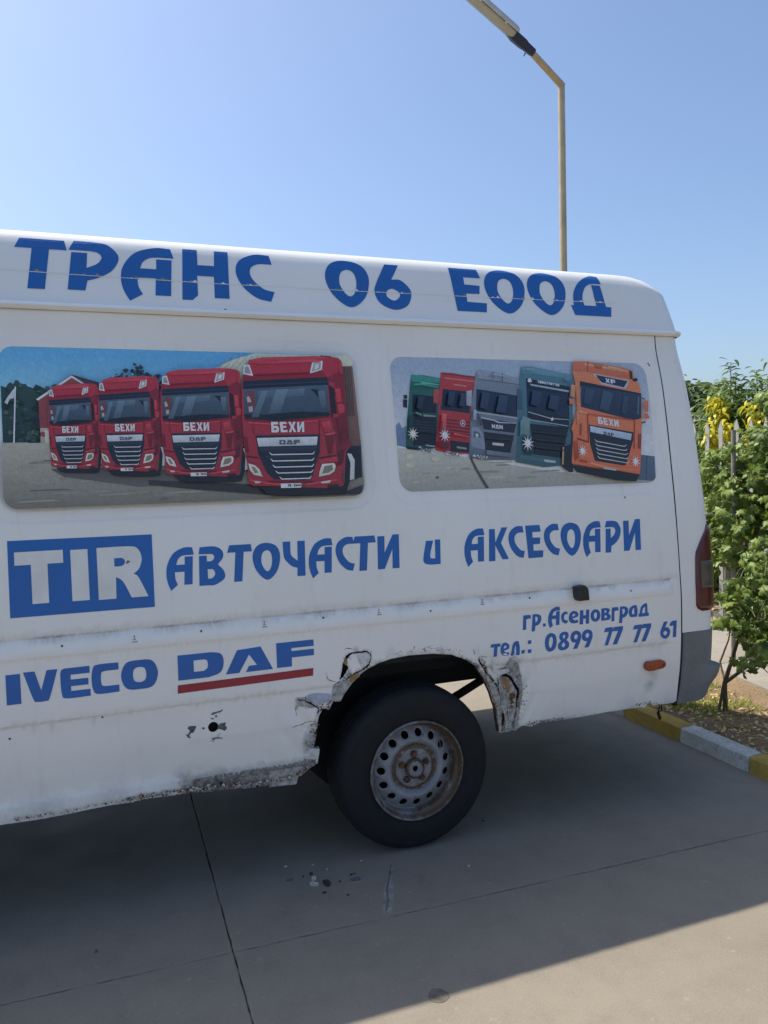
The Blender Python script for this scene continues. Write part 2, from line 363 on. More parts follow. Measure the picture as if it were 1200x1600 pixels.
# marks on the yard slabs
def flat(name, pts, z, th_, m, parent=None):
    n = len(pts); V = [(x, y, z) for x, y in pts]+[(x, y, z+th_) for x, y in pts]
    F = [tuple(range(n, 2*n))]+[(i, (i+1) % n, n+(i+1) % n, n+i) for i in range(n)]
    return mk(name, V, F, m, parent)
STAIN = simple('old_stain', (.17, .145, .12), .8, .2, 30, .1); PALE = simple('pale_lime_streak', (.34, .32, .285), .9, .25, 20, .1)
c0 = [(0.9502,2.128)][0]
flat('round_stain', [(c0[0]+.032*math.cos(a*PI/10)*random.uniform(.9, 1.08), c0[1]+.034*math.sin(a*PI/10)*random.uniform(.9, 1.08)) for a in range(20)], .0, .0012, STAIN, yard)
flat('crack', [(1.109,2.933),(1.11,2.922),(1.067,2.832),(1.029,2.756),(1.007,2.687),(0.9707,2.619),(0.9664,2.621),(1.001,2.69),(1.022,2.759),(1.066,2.843)], 0, .0010, STAIN, yard)
flat('lime_streak', [(1.113,2.921),(1.108,2.889),(1.07,2.82),(1.048,2.737),(1.011,2.657),(0.9818,2.596),(0.952,2.609),(0.9906,2.704),(1.019,2.77),(1.057,2.836),(1.096,2.906)], 0, .0006, PALE, yard)
# kerb
kerb = tag(empty('kerb', (3.17, 3.3, 0)), 'low roadside kerb painted in alternating yellow and white lengths beside the yard', 'kerb')
ks = .50
for k in range(-11, 14):
    y0 = 3.06+k*ks+.003; y1 = y0+ks-.006; white = (k % 2 == 0)
    n = 10; V = []; F = []
    prof_k = [(3.135, -.05), (3.137, .058), (3.141, .078), (3.153, .087), (3.232, .090), (3.244, .082), (3.248, -.05)]
    for a in range(n+1):
        y = y0+(y1-y0)*a/n; e = .004 if a in (0, n) else 0
        for (x, z) in prof_k: V.append((x+random.uniform(-.0012, .0012)+(.0 if x > 3.2 else e)-(y-3.6)*.012*0, y, z-e+random.uniform(-.001, .001)))
    m_ = len(prof_k)
    for a in range(n):
        for b_ in range(m_-1): F.append((a*m_+b_, (a+1)*m_+b_, (a+1)*m_+b_+1, a*m_+b_+1))
    F += [tuple(range(m_)), tuple(range(n*m_+m_-1, n*m_-1, -1))]
    mk('kerb_stone', V, F, WHT if white else YEL, kerb, 35)
bed = tag(sheet('planting_bed', 3.248, 4.55, -5.0, 11.0, .062, SOIL, .06, .007), kind='structure')
tag(sheet('garden_soil', 4.9, 22, -8, 30, .045, SOIL, .5, .01), kind='structure')
path = tag(mk('path', [(4.0, -4.5, -.05), (5.6, 11, -.05), (4, 11, -.05)], [], None), kind='structure')
def pex(y): return 4.02+.20*(y-3.84)
y = -4.5
while y < 10.5:
    a = B(); y2 = y+.98
    a.hexa([(pex(y),y,0),(pex(y)+1.0,y,0),(pex(y2)+1.0,y2,0),(pex(y2),y2,0),(pex(y),y,.15),(pex(y)+1.0,y,.15),(pex(y2)+1.0,y2,.15),(pex(y2),y2,.15)])
    a.make('path_slab', PATHC, path, bevel=.008)
    e = B(); e.hexa([(pex(y)-.16,y,.04),(pex(y)-.003,y,.04),(pex(y2)-.003,y2,.04),(pex(y2)-.16,y2,.04),(pex(y)-.03,y,.132),(pex(y)-.003,y,.138),(pex(y2)-.003,y2,.136),(pex(y2)-.03,y2,.13)]); e.make('earth_edge', SOIL, path); y += .985

# ================================================================== THE VAN
van = tag(empty('white_van', (0, 3.97, 0)), 'long white van with blue lettering, truck pictures and a rusted rear wheel arch', 'van')
# --- near side panel, its lower edge and arch traced from the rotten metal
bottom = [(-0.32,0.3923),(-0.1958,0.3885),(-0.1105,0.3904),(-0.02323,0.3949),(0.05454,0.3965),(0.1109,0.3947),(0.1683,0.3994),(0.2543,0.3963),(0.3446,0.3954),(0.3928,0.3851),(0.454,0.3859),(0.5535,0.3722),(0.6427,0.371),(0.7546,0.3584),(0.7632,0.3848),(0.7897,0.3996),(0.8109,0.4126),(0.8429,0.4279)]
arch_l = [(0.8429,0.4279),(0.8479,0.4974),(0.8292,0.4988),(0.8344,0.5188),(0.8421,0.5396),(0.8392,0.5701),(0.8499,0.5929),(0.8446,0.6125),(0.8554,0.6404),(0.8715,0.6542),(0.8929,0.6459),(0.9093,0.681),(0.9229,0.6898),(0.9417,0.678),(0.9529,0.7045),(0.9835,0.7431),(1.014,0.7737),(1.059,0.7988),(1.11,0.8168),(1.161,0.827),(1.244,0.8325),(1.352,0.8276),(1.438,0.8138),(1.504,0.7843),(1.55,0.7524),(1.589,0.6955),(1.625,0.6219),(1.651,0.5539),(1.666,0.4862),(1.675,0.437)]
bottom_r = [(1.675,0.437),(1.687,0.4292),(1.7,0.4302),(1.732,0.4329),(1.771,0.4376),(1.787,0.4427),(1.817,0.4429),(1.84,0.4363),(1.889,0.4457),(1.94,0.4444),(2.008,0.4421),(2.13,0.443),(2.254,0.4457),(2.345,0.4439),(2.393,0.4435),(2.437,0.4421),(2.468,0.4362),(2.485,0.4531),(2.498,0.4706),(2.512,0.4429),(2.57,0.4398),(2.635,0.4372),(2.658,0.4456)]
bottom_r[-1] = (2.655, bottom_r[-1][1])
outer = [(-2.0, bottom[0][1]), (-1.2, bottom[0][1]+.002)]+bottom+arch_l[1:]+bottom_r[1:]+[(2.657, .8), (2.657, 2.224), (-2.0, 2.224)]
rag = []
for i, p in enumerate(outer):                   # ragged rusty edge between traced points
    q = outer[(i+1) % len(outer)]; rag.append(p); L = math.hypot(q[0]-p[0], q[1]-p[1])
    if L < .2:
        k = int(L/.008)
        jit = .0028 if (.25 < p[0] < .92 or 1.62 < p[0] < 1.9) else .0005
        for a in range(1, k): t_ = a/k; rag.append((p[0]+(q[0]-p[0])*t_+random.uniform(-jit, jit), p[1]+(q[1]-p[1])*t_+random.uniform(-jit, jit)))
    else:
        k = max(1, int(L/.05))
        for a in range(1, k): t_ = a/k; rag.append((p[0]+(q[0]-p[0])*t_, p[1]+(q[1]-p[1])*t_))
outer = rag
def jagged(P, j=.0012, step=.006):
    return [(x+random.uniform(-j, j), z+random.uniform(-j, j)) for x, z in densify(P, step)]
holes = [jagged(h) for h in [
    [(1.058,0.8719),(1.038,0.8735),(1.017,0.8734),(0.9906,0.8724),(0.9719,0.8659),(0.9616,0.8565),(0.9582,0.843),(0.9518,0.8294),(0.9481,0.8083),(0.9415,0.7851),(0.9351,0.7667),(0.9477,0.7738),(0.963,0.7898),(0.975,0.81),(0.9691,0.8274),(0.9713,0.8487),(0.9827,0.8609),(0.9939,0.8663),(1.018,0.8661),(1.038,0.8663),(1.056,0.8668),(1.068,0.8562),(1.071,0.8424),(1.062,0.8192),(1.036,0.8004),(1.003,0.7898),(0.975,0.7739),(0.9548,0.7594),(0.9622,0.7575),(0.985,0.7712),(1.01,0.7846),(1.042,0.7973),(1.061,0.8073),(1.074,0.8372),(1.074,0.8565)],
    [(0.8595,0.6554),(0.8766,0.654),(0.8898,0.6463),(0.8829,0.6227),(0.8691,0.5925),(0.8617,0.5713),(0.8546,0.5423),(0.8426,0.5138),(0.8315,0.5045),(0.8362,0.525),(0.8407,0.5545),(0.8372,0.57),(0.8407,0.6041),(0.8467,0.6327)],
    [(0.7637,0.708),(0.7923,0.7023),(0.8114,0.6901),(0.8353,0.6724),(0.8499,0.6685),(0.8343,0.6677),(0.8089,0.6847),(0.7913,0.6986),(0.7636,0.7042)],
    [(1.679,0.6996),(1.701,0.6996),(1.725,0.6846),(1.747,0.6557),(1.764,0.6271),(1.767,0.6002),(1.762,0.5654),(1.765,0.5424),(1.757,0.5075),(1.745,0.4776),(1.736,0.4428),(1.731,0.4323),(1.733,0.4568),(1.744,0.4912),(1.755,0.5213),(1.757,0.5481),(1.753,0.5843),(1.756,0.6105),(1.746,0.6338),(1.73,0.6622),(1.71,0.6811),(1.682,0.6933)],
    [(1.684,0.5203),(1.696,0.5199),(1.7,0.5022),(1.697,0.4667),(1.695,0.4332),(1.692,0.4337),(1.686,0.4683)],
    [(1.567,0.7884),(1.576,0.7643),(1.594,0.7452),(1.606,0.7204),(1.625,0.6947),(1.639,0.6779),(1.654,0.6588),(1.662,0.6317),(1.665,0.6138),(1.658,0.6321),(1.648,0.6551),(1.631,0.6755),(1.615,0.6928),(1.597,0.7173),(1.586,0.7397),(1.571,0.7585),(1.563,0.7783)],
]]
hc = [(0.4305,0.6439)][0]
holes.append([(hc[0]+.0195*math.cos(a*PI/14), hc[1]+.0195*math.sin(a*PI/14)) for a in range(28)])
pts = []
def grid(x0, x1, z0, z1, s, j=.28):
    for x in np.arange(x0, x1, s):
        for z in np.arange(z0, z1, s): pts.append((x+random.uniform(-j, j)*s, z+random.uniform(-j, j)*s))
grid(-1.98, 2.64, .46, 2.21, .045)
grid(.42, 2.0, .42, .95, .022); grid(.68, .95, .42, .93, .0085); grid(1.58, 1.90, .42, .86, .0085); grid(.36, .56, .58, .72, .012)
rows = [(1.058, .03), (1.053, .02), (1.0495, .012), (1.0465, .012), (1.0435, .012), (1.0425, .02), (1.01, .03), (.986, .02), (.981, .02), (.976, .02), (.972, .02), (.967, .03), (.752, .03), (.747, .02), (.7445, .02), (.742, .02), (.738, .03), (.61, .04), (.575, .04), (.458, .025), (.452, .02), (.449, .02), (.446, .02)]
for z in (.4455, .4475, .4495, .4515, .4535, .4555):
    for x in np.arange(.08, .88, .007): pts.append((x+random.uniform(-1, 1)*.001, z+random.uniform(-1, 1)*.0002))
for z, s in rows:
    x = -1.98
    while x < 2.64:
        if not (.8 < x < 1.72 and z < .9): pts.append((x, z+random.uniform(-1, 1)*1e-5))
        x += s*random.uniform(.9, 1.1)
for x in (2.595, 2.600, 2.605, 2.610, 2.615):
    for z in np.arange(.97, 1.055, .006): pts.append((x+random.uniform(-1, 1)*1e-4, z+random.uniform(-1, 1)*1e-4))
for i, (x0, x1, z0, z1, r) in enumerate(WIN):
    for d in (-.01, .001, .005, .009, .013, .018, .034, .047, .051, .055, .060):
        rr = r+d; cs = [(x1-r, z1-r, 0), (x0+r, z1-r, 90), (x0+r, z0+r, 180), (x1-r, z0+r, 270)]; lp = []
        for cx, cz, a0 in cs:
            for q in range(9): a = math.radians(a0+q*90/8); lp.append((cx+rr*math.cos(a), cz+rr*math.sin(a)))
        for (x, z) in densify(lp, .02):
            pts.append((x+random.uniform(-1, 1)*2e-5, z+random.uniform(-1, 1)*2e-5))
rz = np.array([z for z, _ in rows]); pa = np.array(pts); near_ = np.abs(pa[:, 1][:, None]-rz[None, :])
pts = [p for p, q in zip(pts, near_.min(1)) if q < 5e-5 or q > .007 or not (p[0] < .80 or p[0] > 1.72 or p[1] > .9)]
P, F = region(outer, holes, pts)
Y = sidey(P[:, 0], P[:, 1])
nb = None
# panel faces plus a returned flange round the openings
V = [(x, y, z) for (x, z), y in zip(P, Y)]; F = [tuple(f) for f in F]
F = [f if ((P[f[1]][0]-P[f[0]][0])*(P[f[2]][1]-P[f[0]][1])-(P[f[2]][0]-P[f[0]][0])*(P[f[1]][1]-P[f[0]][1])) > 0 else f[::-1] for f in F]
side = mk('side_panel', V, F, PAINT, van, 60)
def mask(name, o, val):
    a = o.data.attributes.new(name, 'FLOAT', 'POINT'); a.data.foreach_set('value', np.clip(val, 0, 1.2).astype(np.float32))
X, Z = P[:, 0], P[:, 1]
def spot(cx, cz, rx, rz, ang=0):
    c, s = math.cos(ang), math.sin(ang); u = (X-cx)*c+(Z-cz)*s; v = -(X-cx)*s+(Z-cz)*c; return np.exp(-(u/rx)**2-(v/rz)**2)
archP = np.array(arch_l); dist = np.full(len(X), 9.)
for a, b_ in zip(archP[:-1], archP[1:]):
    ab = b_-a; t_ = np.clip(((X-a[0])*ab[0]+(Z-a[1])*ab[1])/(ab@ab+1e-12), 0, 1); dist = np.minimum(dist, np.hypot(X-a[0]-t_*ab[0], Z-a[1]-t_*ab[1]))
holed = np.full(len(X), 9.)
for h in holes[:-1]:
    hp = np.array(h)
    for q in hp[::2]: holed = np.minimum(holed, np.hypot(X-q[0], Z-q[1]))
def pos(pairs): return pairs
PX = [(0.4293,0.6446),(0.3458,0.6519),(0.4632,0.6447),(0.4475,0.6952),(0.4403,0.5993),(0.866,0.6228),(0.7742,0.6887),(0.7997,0.5243),(1.732,0.6167),(1.634,0.7724),(1.794,0.8116),(1.894,0.655),(2.47,0.4873),(2.504,0.5949),(1.974,0.4378),(1.391,0.8409),(1.245,0.87),(0.9749,0.7149),(0.8537,0.433),(0.7341,0.4449),(0.6431,0.4006),(0.4666,0.4051),(1.73,0.6753),(1.733,0.5871),(1.558,0.8368),(1.159,0.8658)]
g = .9*np.exp(-((Z-1.0465)/.004)**2)*(X < 2.6)*(.55+.45*np.sin(X*9)*np.sin(X*23+1))+.25*np.exp(-((Z-1.058)/.012)**2)
g = g+.2*np.exp(-((Z-.744)/.0045)**2)
g = g+.75*np.exp(-(np.maximum(holed-.000, 0)/.005)**2)+.55*np.exp(-(dist/.010)**2)
g = g+.28*smooth((.62-Z)/.2)*(.5+.5*np.sin(X*17+2*np.sin(X*5)))*.8
g = g+1.0*spot(*PX[3], .013, .0035, .4)+1.0*spot(*PX[4], .013, .003)+.8*spot(PX[4][0]-.012, PX[4][1]-.005, .004, .01)
g = g+.9*spot(PX[12][0]+.008, PX[12][1]+.0, .010, .02)+.35*spot(*PX[13], .03, .06)+.5*spot(PX[13][0]-.02, PX[13][1]-.06, .01, .09)+.5*spot(*PX[14], .09, .012)
g = g+.7*spot(*PX[15], .005, .022)+.4*spot(*PX[16], .003, .02)+.35*spot(*PX[25], .03, .012)+.6*spot(*PX[24], .006, .02, .3)+.25*spot(PX[9][0], PX[9][1], .06, .07)
g = g+.45*smooth((.475-Z)/.02)*((X > .3) & (X < .9))+.25*smooth((.47-Z)/.03)+.3*spot(*PX[22], .10, .10)
fil = .9*spot(*PX[1], .016, .028, -.3)+1.0*spot(*PX[2], .017, .012)+.75*spot(PX[22][0]+.0, PX[22][1]+.02, .05, .10)+.9*spot(*PX[23], .05, .10)+.55*spot(*PX[7], .05, .11)+.35*spot(*PX[6], .05, .04)+.75*spot(*PX[17], .045, .04, .8)
fil = fil+.62*smooth((.452-Z)/.006)*((X > .12) & (X < .9))*smooth((X-.12)/.35)+.35*np.exp(-(holed/.018)**2)+.6*np.exp(-(dist/.012)**2)*(X > 1.5)+.4*spot(*PX[9], .035, .03, -.7)
rus = .55*spot(PX[8][0]-.012, PX[8][1]+.028, .024, .045)+.5*spot(PX[8][0]+.03, PX[8][1]-.05, .015, .05)+.75*spot(*PX[19], .007, .016)+.5*np.exp(-(dist/.005)**2)+.45*np.exp(-(holed/.004)**2)+.42*spot(*PX[14], .10, .01)+.3*spot(*PX[18], .02, .02)
rus = rus+.4*spot(PX[16][0], PX[16][1], .004, .03)+.35*spot(PX[13][0], PX[13][1]+.005, .06, .02)
mask('grime', side, g); mask('rust', side, rus); mask('filler', side, fil)
# backing sheets seen through the cracks
b = B(); ib = []
for x in np.arange(-2, 2.66, .15):
    for z in (.62, .8, 1.1, 1.5, 2.0, 2.2): ib.append((x, sidey(x, z)+.028 if True else 0, z))
k = 6
for i in range(len(ib)//k-1):
    for j in range(k-1):
        x = ib[i*k][0]
        if .7 < x < 1.75 and j == 0: continue
        b.F.append((i*k+j, (i+1)*k+j, (i+1)*k+j+1, i*k+j+1))
b.V = ib; b.make('inner_panel', DARK, van)
OCHRE = simple('ochre_rust', (.40, .24, .10), .9, .3, 70, .8, 90, c2=(.22, .12, .05)); LILAC = simple('lilac_primer', (.52, .53, .64), .6, .15, 30, .3)
def flap(name, pts_, off, thick, m, bend=0, parent=van):
    pts_ = jagged(pts_, .0008, .01); n = len(pts_)
    zc = sum(p[1] for p in pts_)/n; xc = sum(p[0] for p in pts_)/n
    T = tessellate_polygon([[Vector((x, z, 0)) for x, z in pts_]])
    def yy(x, z): return float(3+prof(z))-off-bend*((x-xc)*3+(z-zc))
    V = [(x, yy(x, z), z) for x, z in pts_]+[(x, yy(x, z)+thick, z) for x, z in pts_]
    F = [t if True else t for t in T]+[tuple(i+n for i in t[::-1]) for t in T]+[(i, (i+1) % n, n+(i+1) % n, n+i) for i in range(n)]
    o = mk(name, V, F, m, parent); 
    return o
t = NT('old_filler'); n = t.noise(60, 7, .75, dist=.6); n3 = t.noise(150, 5, .7)
c = t.mix(t.ramp(n, .42, .62), (.56, .54, .50), (.22, .20, .175)); c = t.mix(t.ramp(n3, .6, .68), c, (.07, .06, .05)); c = t.mix(t.ramp(t.noise(14, 5), .55, .72, 0, .8), c, (.34, .19, .08)); t.base(c); t.set(Roughness=.9); t.bump(n, 1, .006); FILLER = t.m
t = NT('flaking_paint'); c = t.mix(t.ramp(t.noise(30, 6, .7), .45, .7), (.68, .67, .64), (.42, .41, .39)); t.base(c); t.set(Roughness=.6); t.bump(t.noise(50, 5), .5, .005); FLAKE = t.m
RUSTM = simple('rusty_metal', (.17, .08, .035), .9, .3, 60, .8, 90, c2=(.03, .018, .012))
FP = dict(
 a=[(0.915,0.7537),(0.9548,0.7585),(0.98,0.7718),(1.003,0.7826),(1.023,0.7802),(1.016,0.7703),(0.9921,0.7538),(0.9702,0.7274),(0.9539,0.7061),(0.9395,0.6777),(0.9138,0.6802),(0.9066,0.6968),(0.9045,0.715)],
 b=[(0.8037,0.4974),(0.8477,0.4954),(0.8417,0.4281),(0.8112,0.4409),(0.7989,0.4681)],
 c=[(0.8571,0.6558),(0.835,0.6344),(0.8212,0.6069),(0.8178,0.5853),(0.8358,0.5702),(0.8407,0.6041),(0.8471,0.6327)],
 d=[(0.6432,0.4294),(0.7336,0.4303),(0.8015,0.4268),(0.7957,0.4182),(0.7685,0.4026),(0.7569,0.3769),(0.7533,0.3572),(0.7043,0.3608),(0.6425,0.3638)],
 e=[(1.682,0.6877),(1.707,0.6833),(1.73,0.6578),(1.745,0.6297),(1.751,0.5846),(1.755,0.5483),(1.754,0.5192),(1.742,0.4906),(1.732,0.4571),(1.73,0.432),(1.701,0.4324),(1.703,0.4749),(1.697,0.5117),(1.688,0.5286),(1.673,0.5509),(1.674,0.5774),(1.669,0.6131),(1.661,0.6535),(1.667,0.6744)],
 f=[(1.594,0.7154),(1.615,0.6902),(1.635,0.6698),(1.654,0.6413),(1.662,0.6141),(1.667,0.5784),(1.68,0.532),(1.685,0.4325),(1.675,0.4332),(1.667,0.4936),(1.658,0.5441),(1.644,0.5902),(1.624,0.6366),(1.608,0.6774)],
 g=[(1.76,0.5387),(1.774,0.4847),(1.764,0.4703),(1.78,0.443),(1.751,0.436),(1.739,0.4378),(1.745,0.4731),(1.756,0.503)],
 h=[(0.9732,0.8461),(0.9877,0.8622),(1.02,0.8644),(1.053,0.8637),(1.067,0.8525),(1.068,0.8403),(1.058,0.8206),(1.034,0.8031),(1.003,0.7932),(0.9802,0.7805),(0.9624,0.7681),(0.9459,0.7629),(0.9603,0.7829),(0.978,0.8096),(0.9706,0.8273)])
flap('filler_patch', FP['a'], .004, .004, FILLER, .02); flap('torn_flap', FP['b'], .006, .002, FLAKE, .12); flap('torn_flap', FP['c'], .003, .002, FLAKE, .1)
flap('torn_sill_edge', FP['d'], .0085, .003, FILLER, 0); flap('filler_patch', FP['e'], .003, .004, FILLER, -.03); flap('torn_flap', FP['f'], .004, .003, FILLER, .02)
flap('torn_flap', FP['g'], .007, .002, FILLER, -.1); flap('torn_flap', FP['h'], -.001, .002, FLAKE, .03)
inb = [(1.562,0.7952),(1.615,0.7745),(1.71,0.7079),(1.779,0.6605),(1.787,0.5799),(1.781,0.5085),(1.787,0.4625),(1.756,0.4353),(1.693,0.4335),(1.678,0.4337),(1.672,0.4793),(1.664,0.5344),(1.649,0.5896),(1.628,0.636),(1.611,0.6814),(1.589,0.7266)]
flap('inner_patch', inb, -.022, .002, DARK)
flap('rust_scab', [(1.677,0.6853),(1.689,0.6855),(1.702,0.6779),(1.707,0.6607),(1.715,0.6422),(1.718,0.6199),(1.709,0.6146),(1.701,0.6331),(1.688,0.65),(1.677,0.6644)], .0078, .003, OCHRE); flap('rust_scab', [(1.717,0.6068),(1.732,0.6102),(1.743,0.6034),(1.742,0.5859),(1.731,0.5821),(1.74,0.5639),(1.729,0.5573),(1.722,0.5796)], .0078, .003, RUSTM); flap('rust_scab', [(0.9576,0.855),(0.965,0.8552),(0.971,0.8416),(0.9706,0.8273),(0.964,0.8232),(0.9568,0.8312)], .003, .002, OCHRE)
flap('rust_scab', [(0.9852,0.7799),(1.003,0.7836),(1.016,0.781),(1.011,0.768),(0.9922,0.7572),(0.9796,0.7505),(0.9748,0.7618)], .0085, .002, OCHRE)
flap('torn_flap', [(0.8071,0.7204),(0.8507,0.7205),(0.8946,0.7138),(0.9066,0.6929),(0.8843,0.6861),(0.8622,0.677),(0.8451,0.674),(0.833,0.6809),(0.8115,0.6983),(0.7964,0.7123)], .002, .002, LILAC, .01)
flap('torn_flap', [(1.615,0.7618),(1.634,0.7341),(1.653,0.7225),(1.681,0.7243),(1.706,0.7256),(1.713,0.712),(1.691,0.7038),(1.677,0.699),(1.658,0.6979),(1.639,0.7101),(1.622,0.7312)], .003, .002, FLAKE, .05)
flap('inner_patch', FP['e'], -.014, .002, RUSTM); flap('inner_patch', FP['f'], -.012, .002, RUSTM); flap('inner_patch', FP['h'], -.02, .002, DARK); flap('inner_patch', FP['g'], -.012, .002, RUSTM)
# bare filler blob and bracket around the round hole
b = B(); b.lathe_y([(.0195, 0), (.0195, .02)], (hc[0], sidey(hc[0], hc[1]), hc[1]), 28); b.make('hole_rim', DARK, van)
b = B(); b.box((hc[0]-.08, 3.036, hc[1]-.08), (hc[0]+.08, 3.04, hc[1]+.08)); b.make('hole_backing', DARK, van)
CREAMF = simple('cream_filler', (.58, .54, .45), .9, .25, 90, .6); GREYF = simple('grey_filler', (.27, .26, .25), .9, .3, 90, .6); CRK = simple('crack_shadow', (.02, .018, .015), 1, .1)
mats_ = [FLAKE, CREAMF, GREYF, OCHRE, RUSTM, FILLER, CRK]
def scatter(line, n, sig, wts, smin, smax, oz=.0):
    OA = np.array(outer); bs = [B() for _ in mats_]; line = densify(line, .004, False)
    for k in range(n):
        c = random.choice(line); x = c[0]+random.gauss(0, sig); z = c[1]+random.gauss(0, sig)+oz
        if not inside1(x, z, OA): continue
        s_ = random.uniform(smin, smax)*random.uniform(.5, 1); el = random.uniform(.4, 1); an = random.random()*PI; m_ = random.choices(range(len(mats_)), wts)[0]; m2 = random.randint(6, 9)
        q = []
        for a in range(m2):
            r_ = s_*random.uniform(.55, 1.15); u, v = r_*math.cos(2*PI*a/m2), r_*el*math.sin(2*PI*a/m2); q.append((x+u*math.cos(an)-v*math.sin(an), z+u*math.sin(an)+v*math.cos(an)))
        if not all(inside1(p[0], p[1], OA) for p in q): continue
        bs[m_].add(*lay([q], (.0006 if m_ == 6 else random.uniform(.0008, .0016))+(.0085 if (x < .9 and z < .455) else 0)+(.0045 if x > 1.6 else 0), sidey, .03))
    for b_, m_ in zip(bs, mats_):
        if b_.V: b_.make('loose_flakes', m_, van)['kind'] = 'stuff'
def crack(pts_, w_=.0011, off=.0014):
    q = densify(pts_, .006, False); q = [(x+random.uniform(-.0012, .0012), z+random.uniform(-.0012, .0012)) for x, z in q]; n = len(q); lp = []; rp_ = []
    for i, p in enumerate(q):
        a = q[max(0, i-1)]; c = q[min(n-1, i+1)]; dx, dz = c[0]-a[0], c[1]-a[1]; L = math.hypot(dx, dz)+1e-9; ww = w_*random.uniform(.4, 1.5)*min(1, .3+3*min(i, n-1-i)/n)
        lp.append((p[0]-dz/L*ww, p[1]+dx/L*ww)); rp_.append((p[0]+dz/L*ww, p[1]-dx/L*ww))
    b = B()
    for i in range(n-1):
        Q = [lp[i], rp_[i], rp_[i+1], lp[i+1]]; b.add([(x, float(sidey(x, z))-off-(.004 if x > 1.6 else 0), z) for x, z in Q], [(0, 1, 2, 3)])
    b.make('crack', CRK, van)
# arch flange and wheelhouse
am = [(1.059,0.7988),(1.11,0.8168),(1.161,0.827),(1.244,0.8325),(1.352,0.8276),(1.438,0.8138),(1.504,0.7843),(1.55,0.7524),(1.589,0.6955),(1.625,0.6219),(1.651,0.5539),(1.666,0.4862),(1.675,0.437)]
am2 = densify(am, .02, False); V = []; F = []
for i, (x, z) in enumerate(am2):
    y = float(sidey(x, z)); V += [(x, y, z), (x+.001, y+.028, z+.0)]
for i in range(len(am2)-1): F.append((2*i, 2*i+2, 2*i+3, 2*i+1))
mk('arch_flange', V, F, RUSTM, van, 60)
al = [(0.8429,0.4279),(0.8477,0.5167),(0.866,0.6228),(0.893,0.6592),(0.9475,0.7052),(0.9837,0.751),(1.023,0.7886),(1.073,0.8144),(1.161,0.8337),(1.244,0.8392),(1.352,0.8358),(1.438,0.822),(1.504,0.7926),(1.55,0.7609),(1.581,0.722)]
al = densify(al, .03, False); V = []; F = []
for i, (x, z) in enumerate(al): V += [(x-.012*(x < 1), 3.03, z+.012), (x-.03*(x < 1), 3.10, z+.03), (x-.03*(x < 1), 3.31, z+.03)]
for i in range(len(al)-1):
    for j in (0, 1): F.append((3*i+j, 3*i+3+j, 3*i+4+j, 3*i+1+j))
mk('wheelhouse', V, F, DARK, van, 60)
b = B()
b.prism([(.78, .40), (.98, .20), (1.38, .20), (1.50, .60), (1.95, .60), (1.95, 1.0), (.78, 1.0)], 3.315, 3.33); b.make('wheelhouse_wall', DARK, van)
b = B(); b.box((-3.3, 3.12, .45), (.80, 4.71, .62)); b.box((-3.2, 3.40, .28), (.72, 4.45, .46)); b.box((.80, 3.335, .52), (1.36, 4.49, .66)); b.box((1.36, 3.335, .612), (2.78, 4.77, .66)); b.box((1.95, 3.06, .615), (2.78, 3.335, .66)); b.make('underbody', DARK, van)
b = B(); b.tube([(1.26, 3.2, .335), (1.26, 4.62, .335)], .045, 14); b.tube([(1.26, 3.9, .335), (1.26, 4.04, .335)], .13, 14); b.make('rear_axle', DARK, van)
b = B(); b.tube([(.95, 3.42, .44), (1.26, 3.42, .40), (1.60, 3.42, .47), (1.86, 3.42, .585)], .021, 8); b.tube([(1.86, 3.42, .58), (1.83, 3.42, .66)], .02, 8); b.make('leaf_spring', DARK, van)
b = B(); b.box((2.0, 4.5, .50), (2.7, 4.8, .62)); b.make('exhaust_box', DARK, van)
# --- roof cap
rp = [(3.174, 2.224), (3.158, 2.228), (3.151, 2.236), (3.155, 2.246), (3.168, 2.251), (3.1785, 2.254), (3.192, 2.30), (3.207, 2.35), (3.222, 2.40), (3.2315, 2.435), (3.242, 2.465), (3.256, 2.497), (3.276, 2.522), (3.305, 2.538), (3.36, 2.549), (3.5, 2.560), (3.72, 2.567), (3.90, 2.57)]
full = rp+[(7.80-y, z) for y, z in rp[::-1][1:]]
XRZ = [.40, .45, .60, .82, .92, 1.15, 1.40, 1.67, 1.93, 2.11, 2.224, 2.25, 2.315, 2.415, 2.483, 2.521, 2.545, 2.57]
XRX = [2.86, 2.865, 2.872, 2.877, 2.880, 2.885, 2.875, 2.866, 2.847, 2.834, 2.818, 2.815, 2.822, 2.806, 2.788, 2.758, 2.71, 2.60]
XRX = [2.86, 2.865, 2.872, 2.877, 2.880, 2.885, 2.878, 2.866, 2.848, 2.834, 2.822, 2.830, 2.822, 2.804, 2.785, 2.757, 2.71, 2.58]
def XR(z): return float(np.interp(z, XRZ, XRX))
# roof = grid over (profile index, x); rounded at the rear by shrinking towards the middle
V = []; F = []; xs = [-2.6, -2.2, -1.8, -1.4, -1.0, -.5, 0, .5, 1, 1.5, 2.0, 2.3, 2.5]; nr = 10
rows_ = []
for (y, z) in full:
    row = []; xr = XR(min(z, 2.57))-(.0 if z > 2.252 else -.012); near = y < 3.90
    inset = min(abs(y-3.15), abs(7.80-y-3.15)) 
    up = float(smooth((z-2.44)/.10)); yc = y+.075 if z < 2.44 else max(y, (y+.075)*(1-up)+3.40*up)
    if not near: ym = 7.80-y; yc = 7.80-((ym+.075) if z < 2.44 else max(ym, (ym+.075)*(1-up)+3.40*up))
    rx = .075+.17*up
    for x in xs: row.append((min(x, xr-rx-.002), y, z))
    for q in range(nr+1):
        a = q/nr*PI/2; row.append((xr-rx+rx*math.sin(a), y+(yc-y)*(1-math.cos(a)), z))
    rows_.append(row)
nc = len(rows_[0]); V = [p for r in rows_ for p in r]
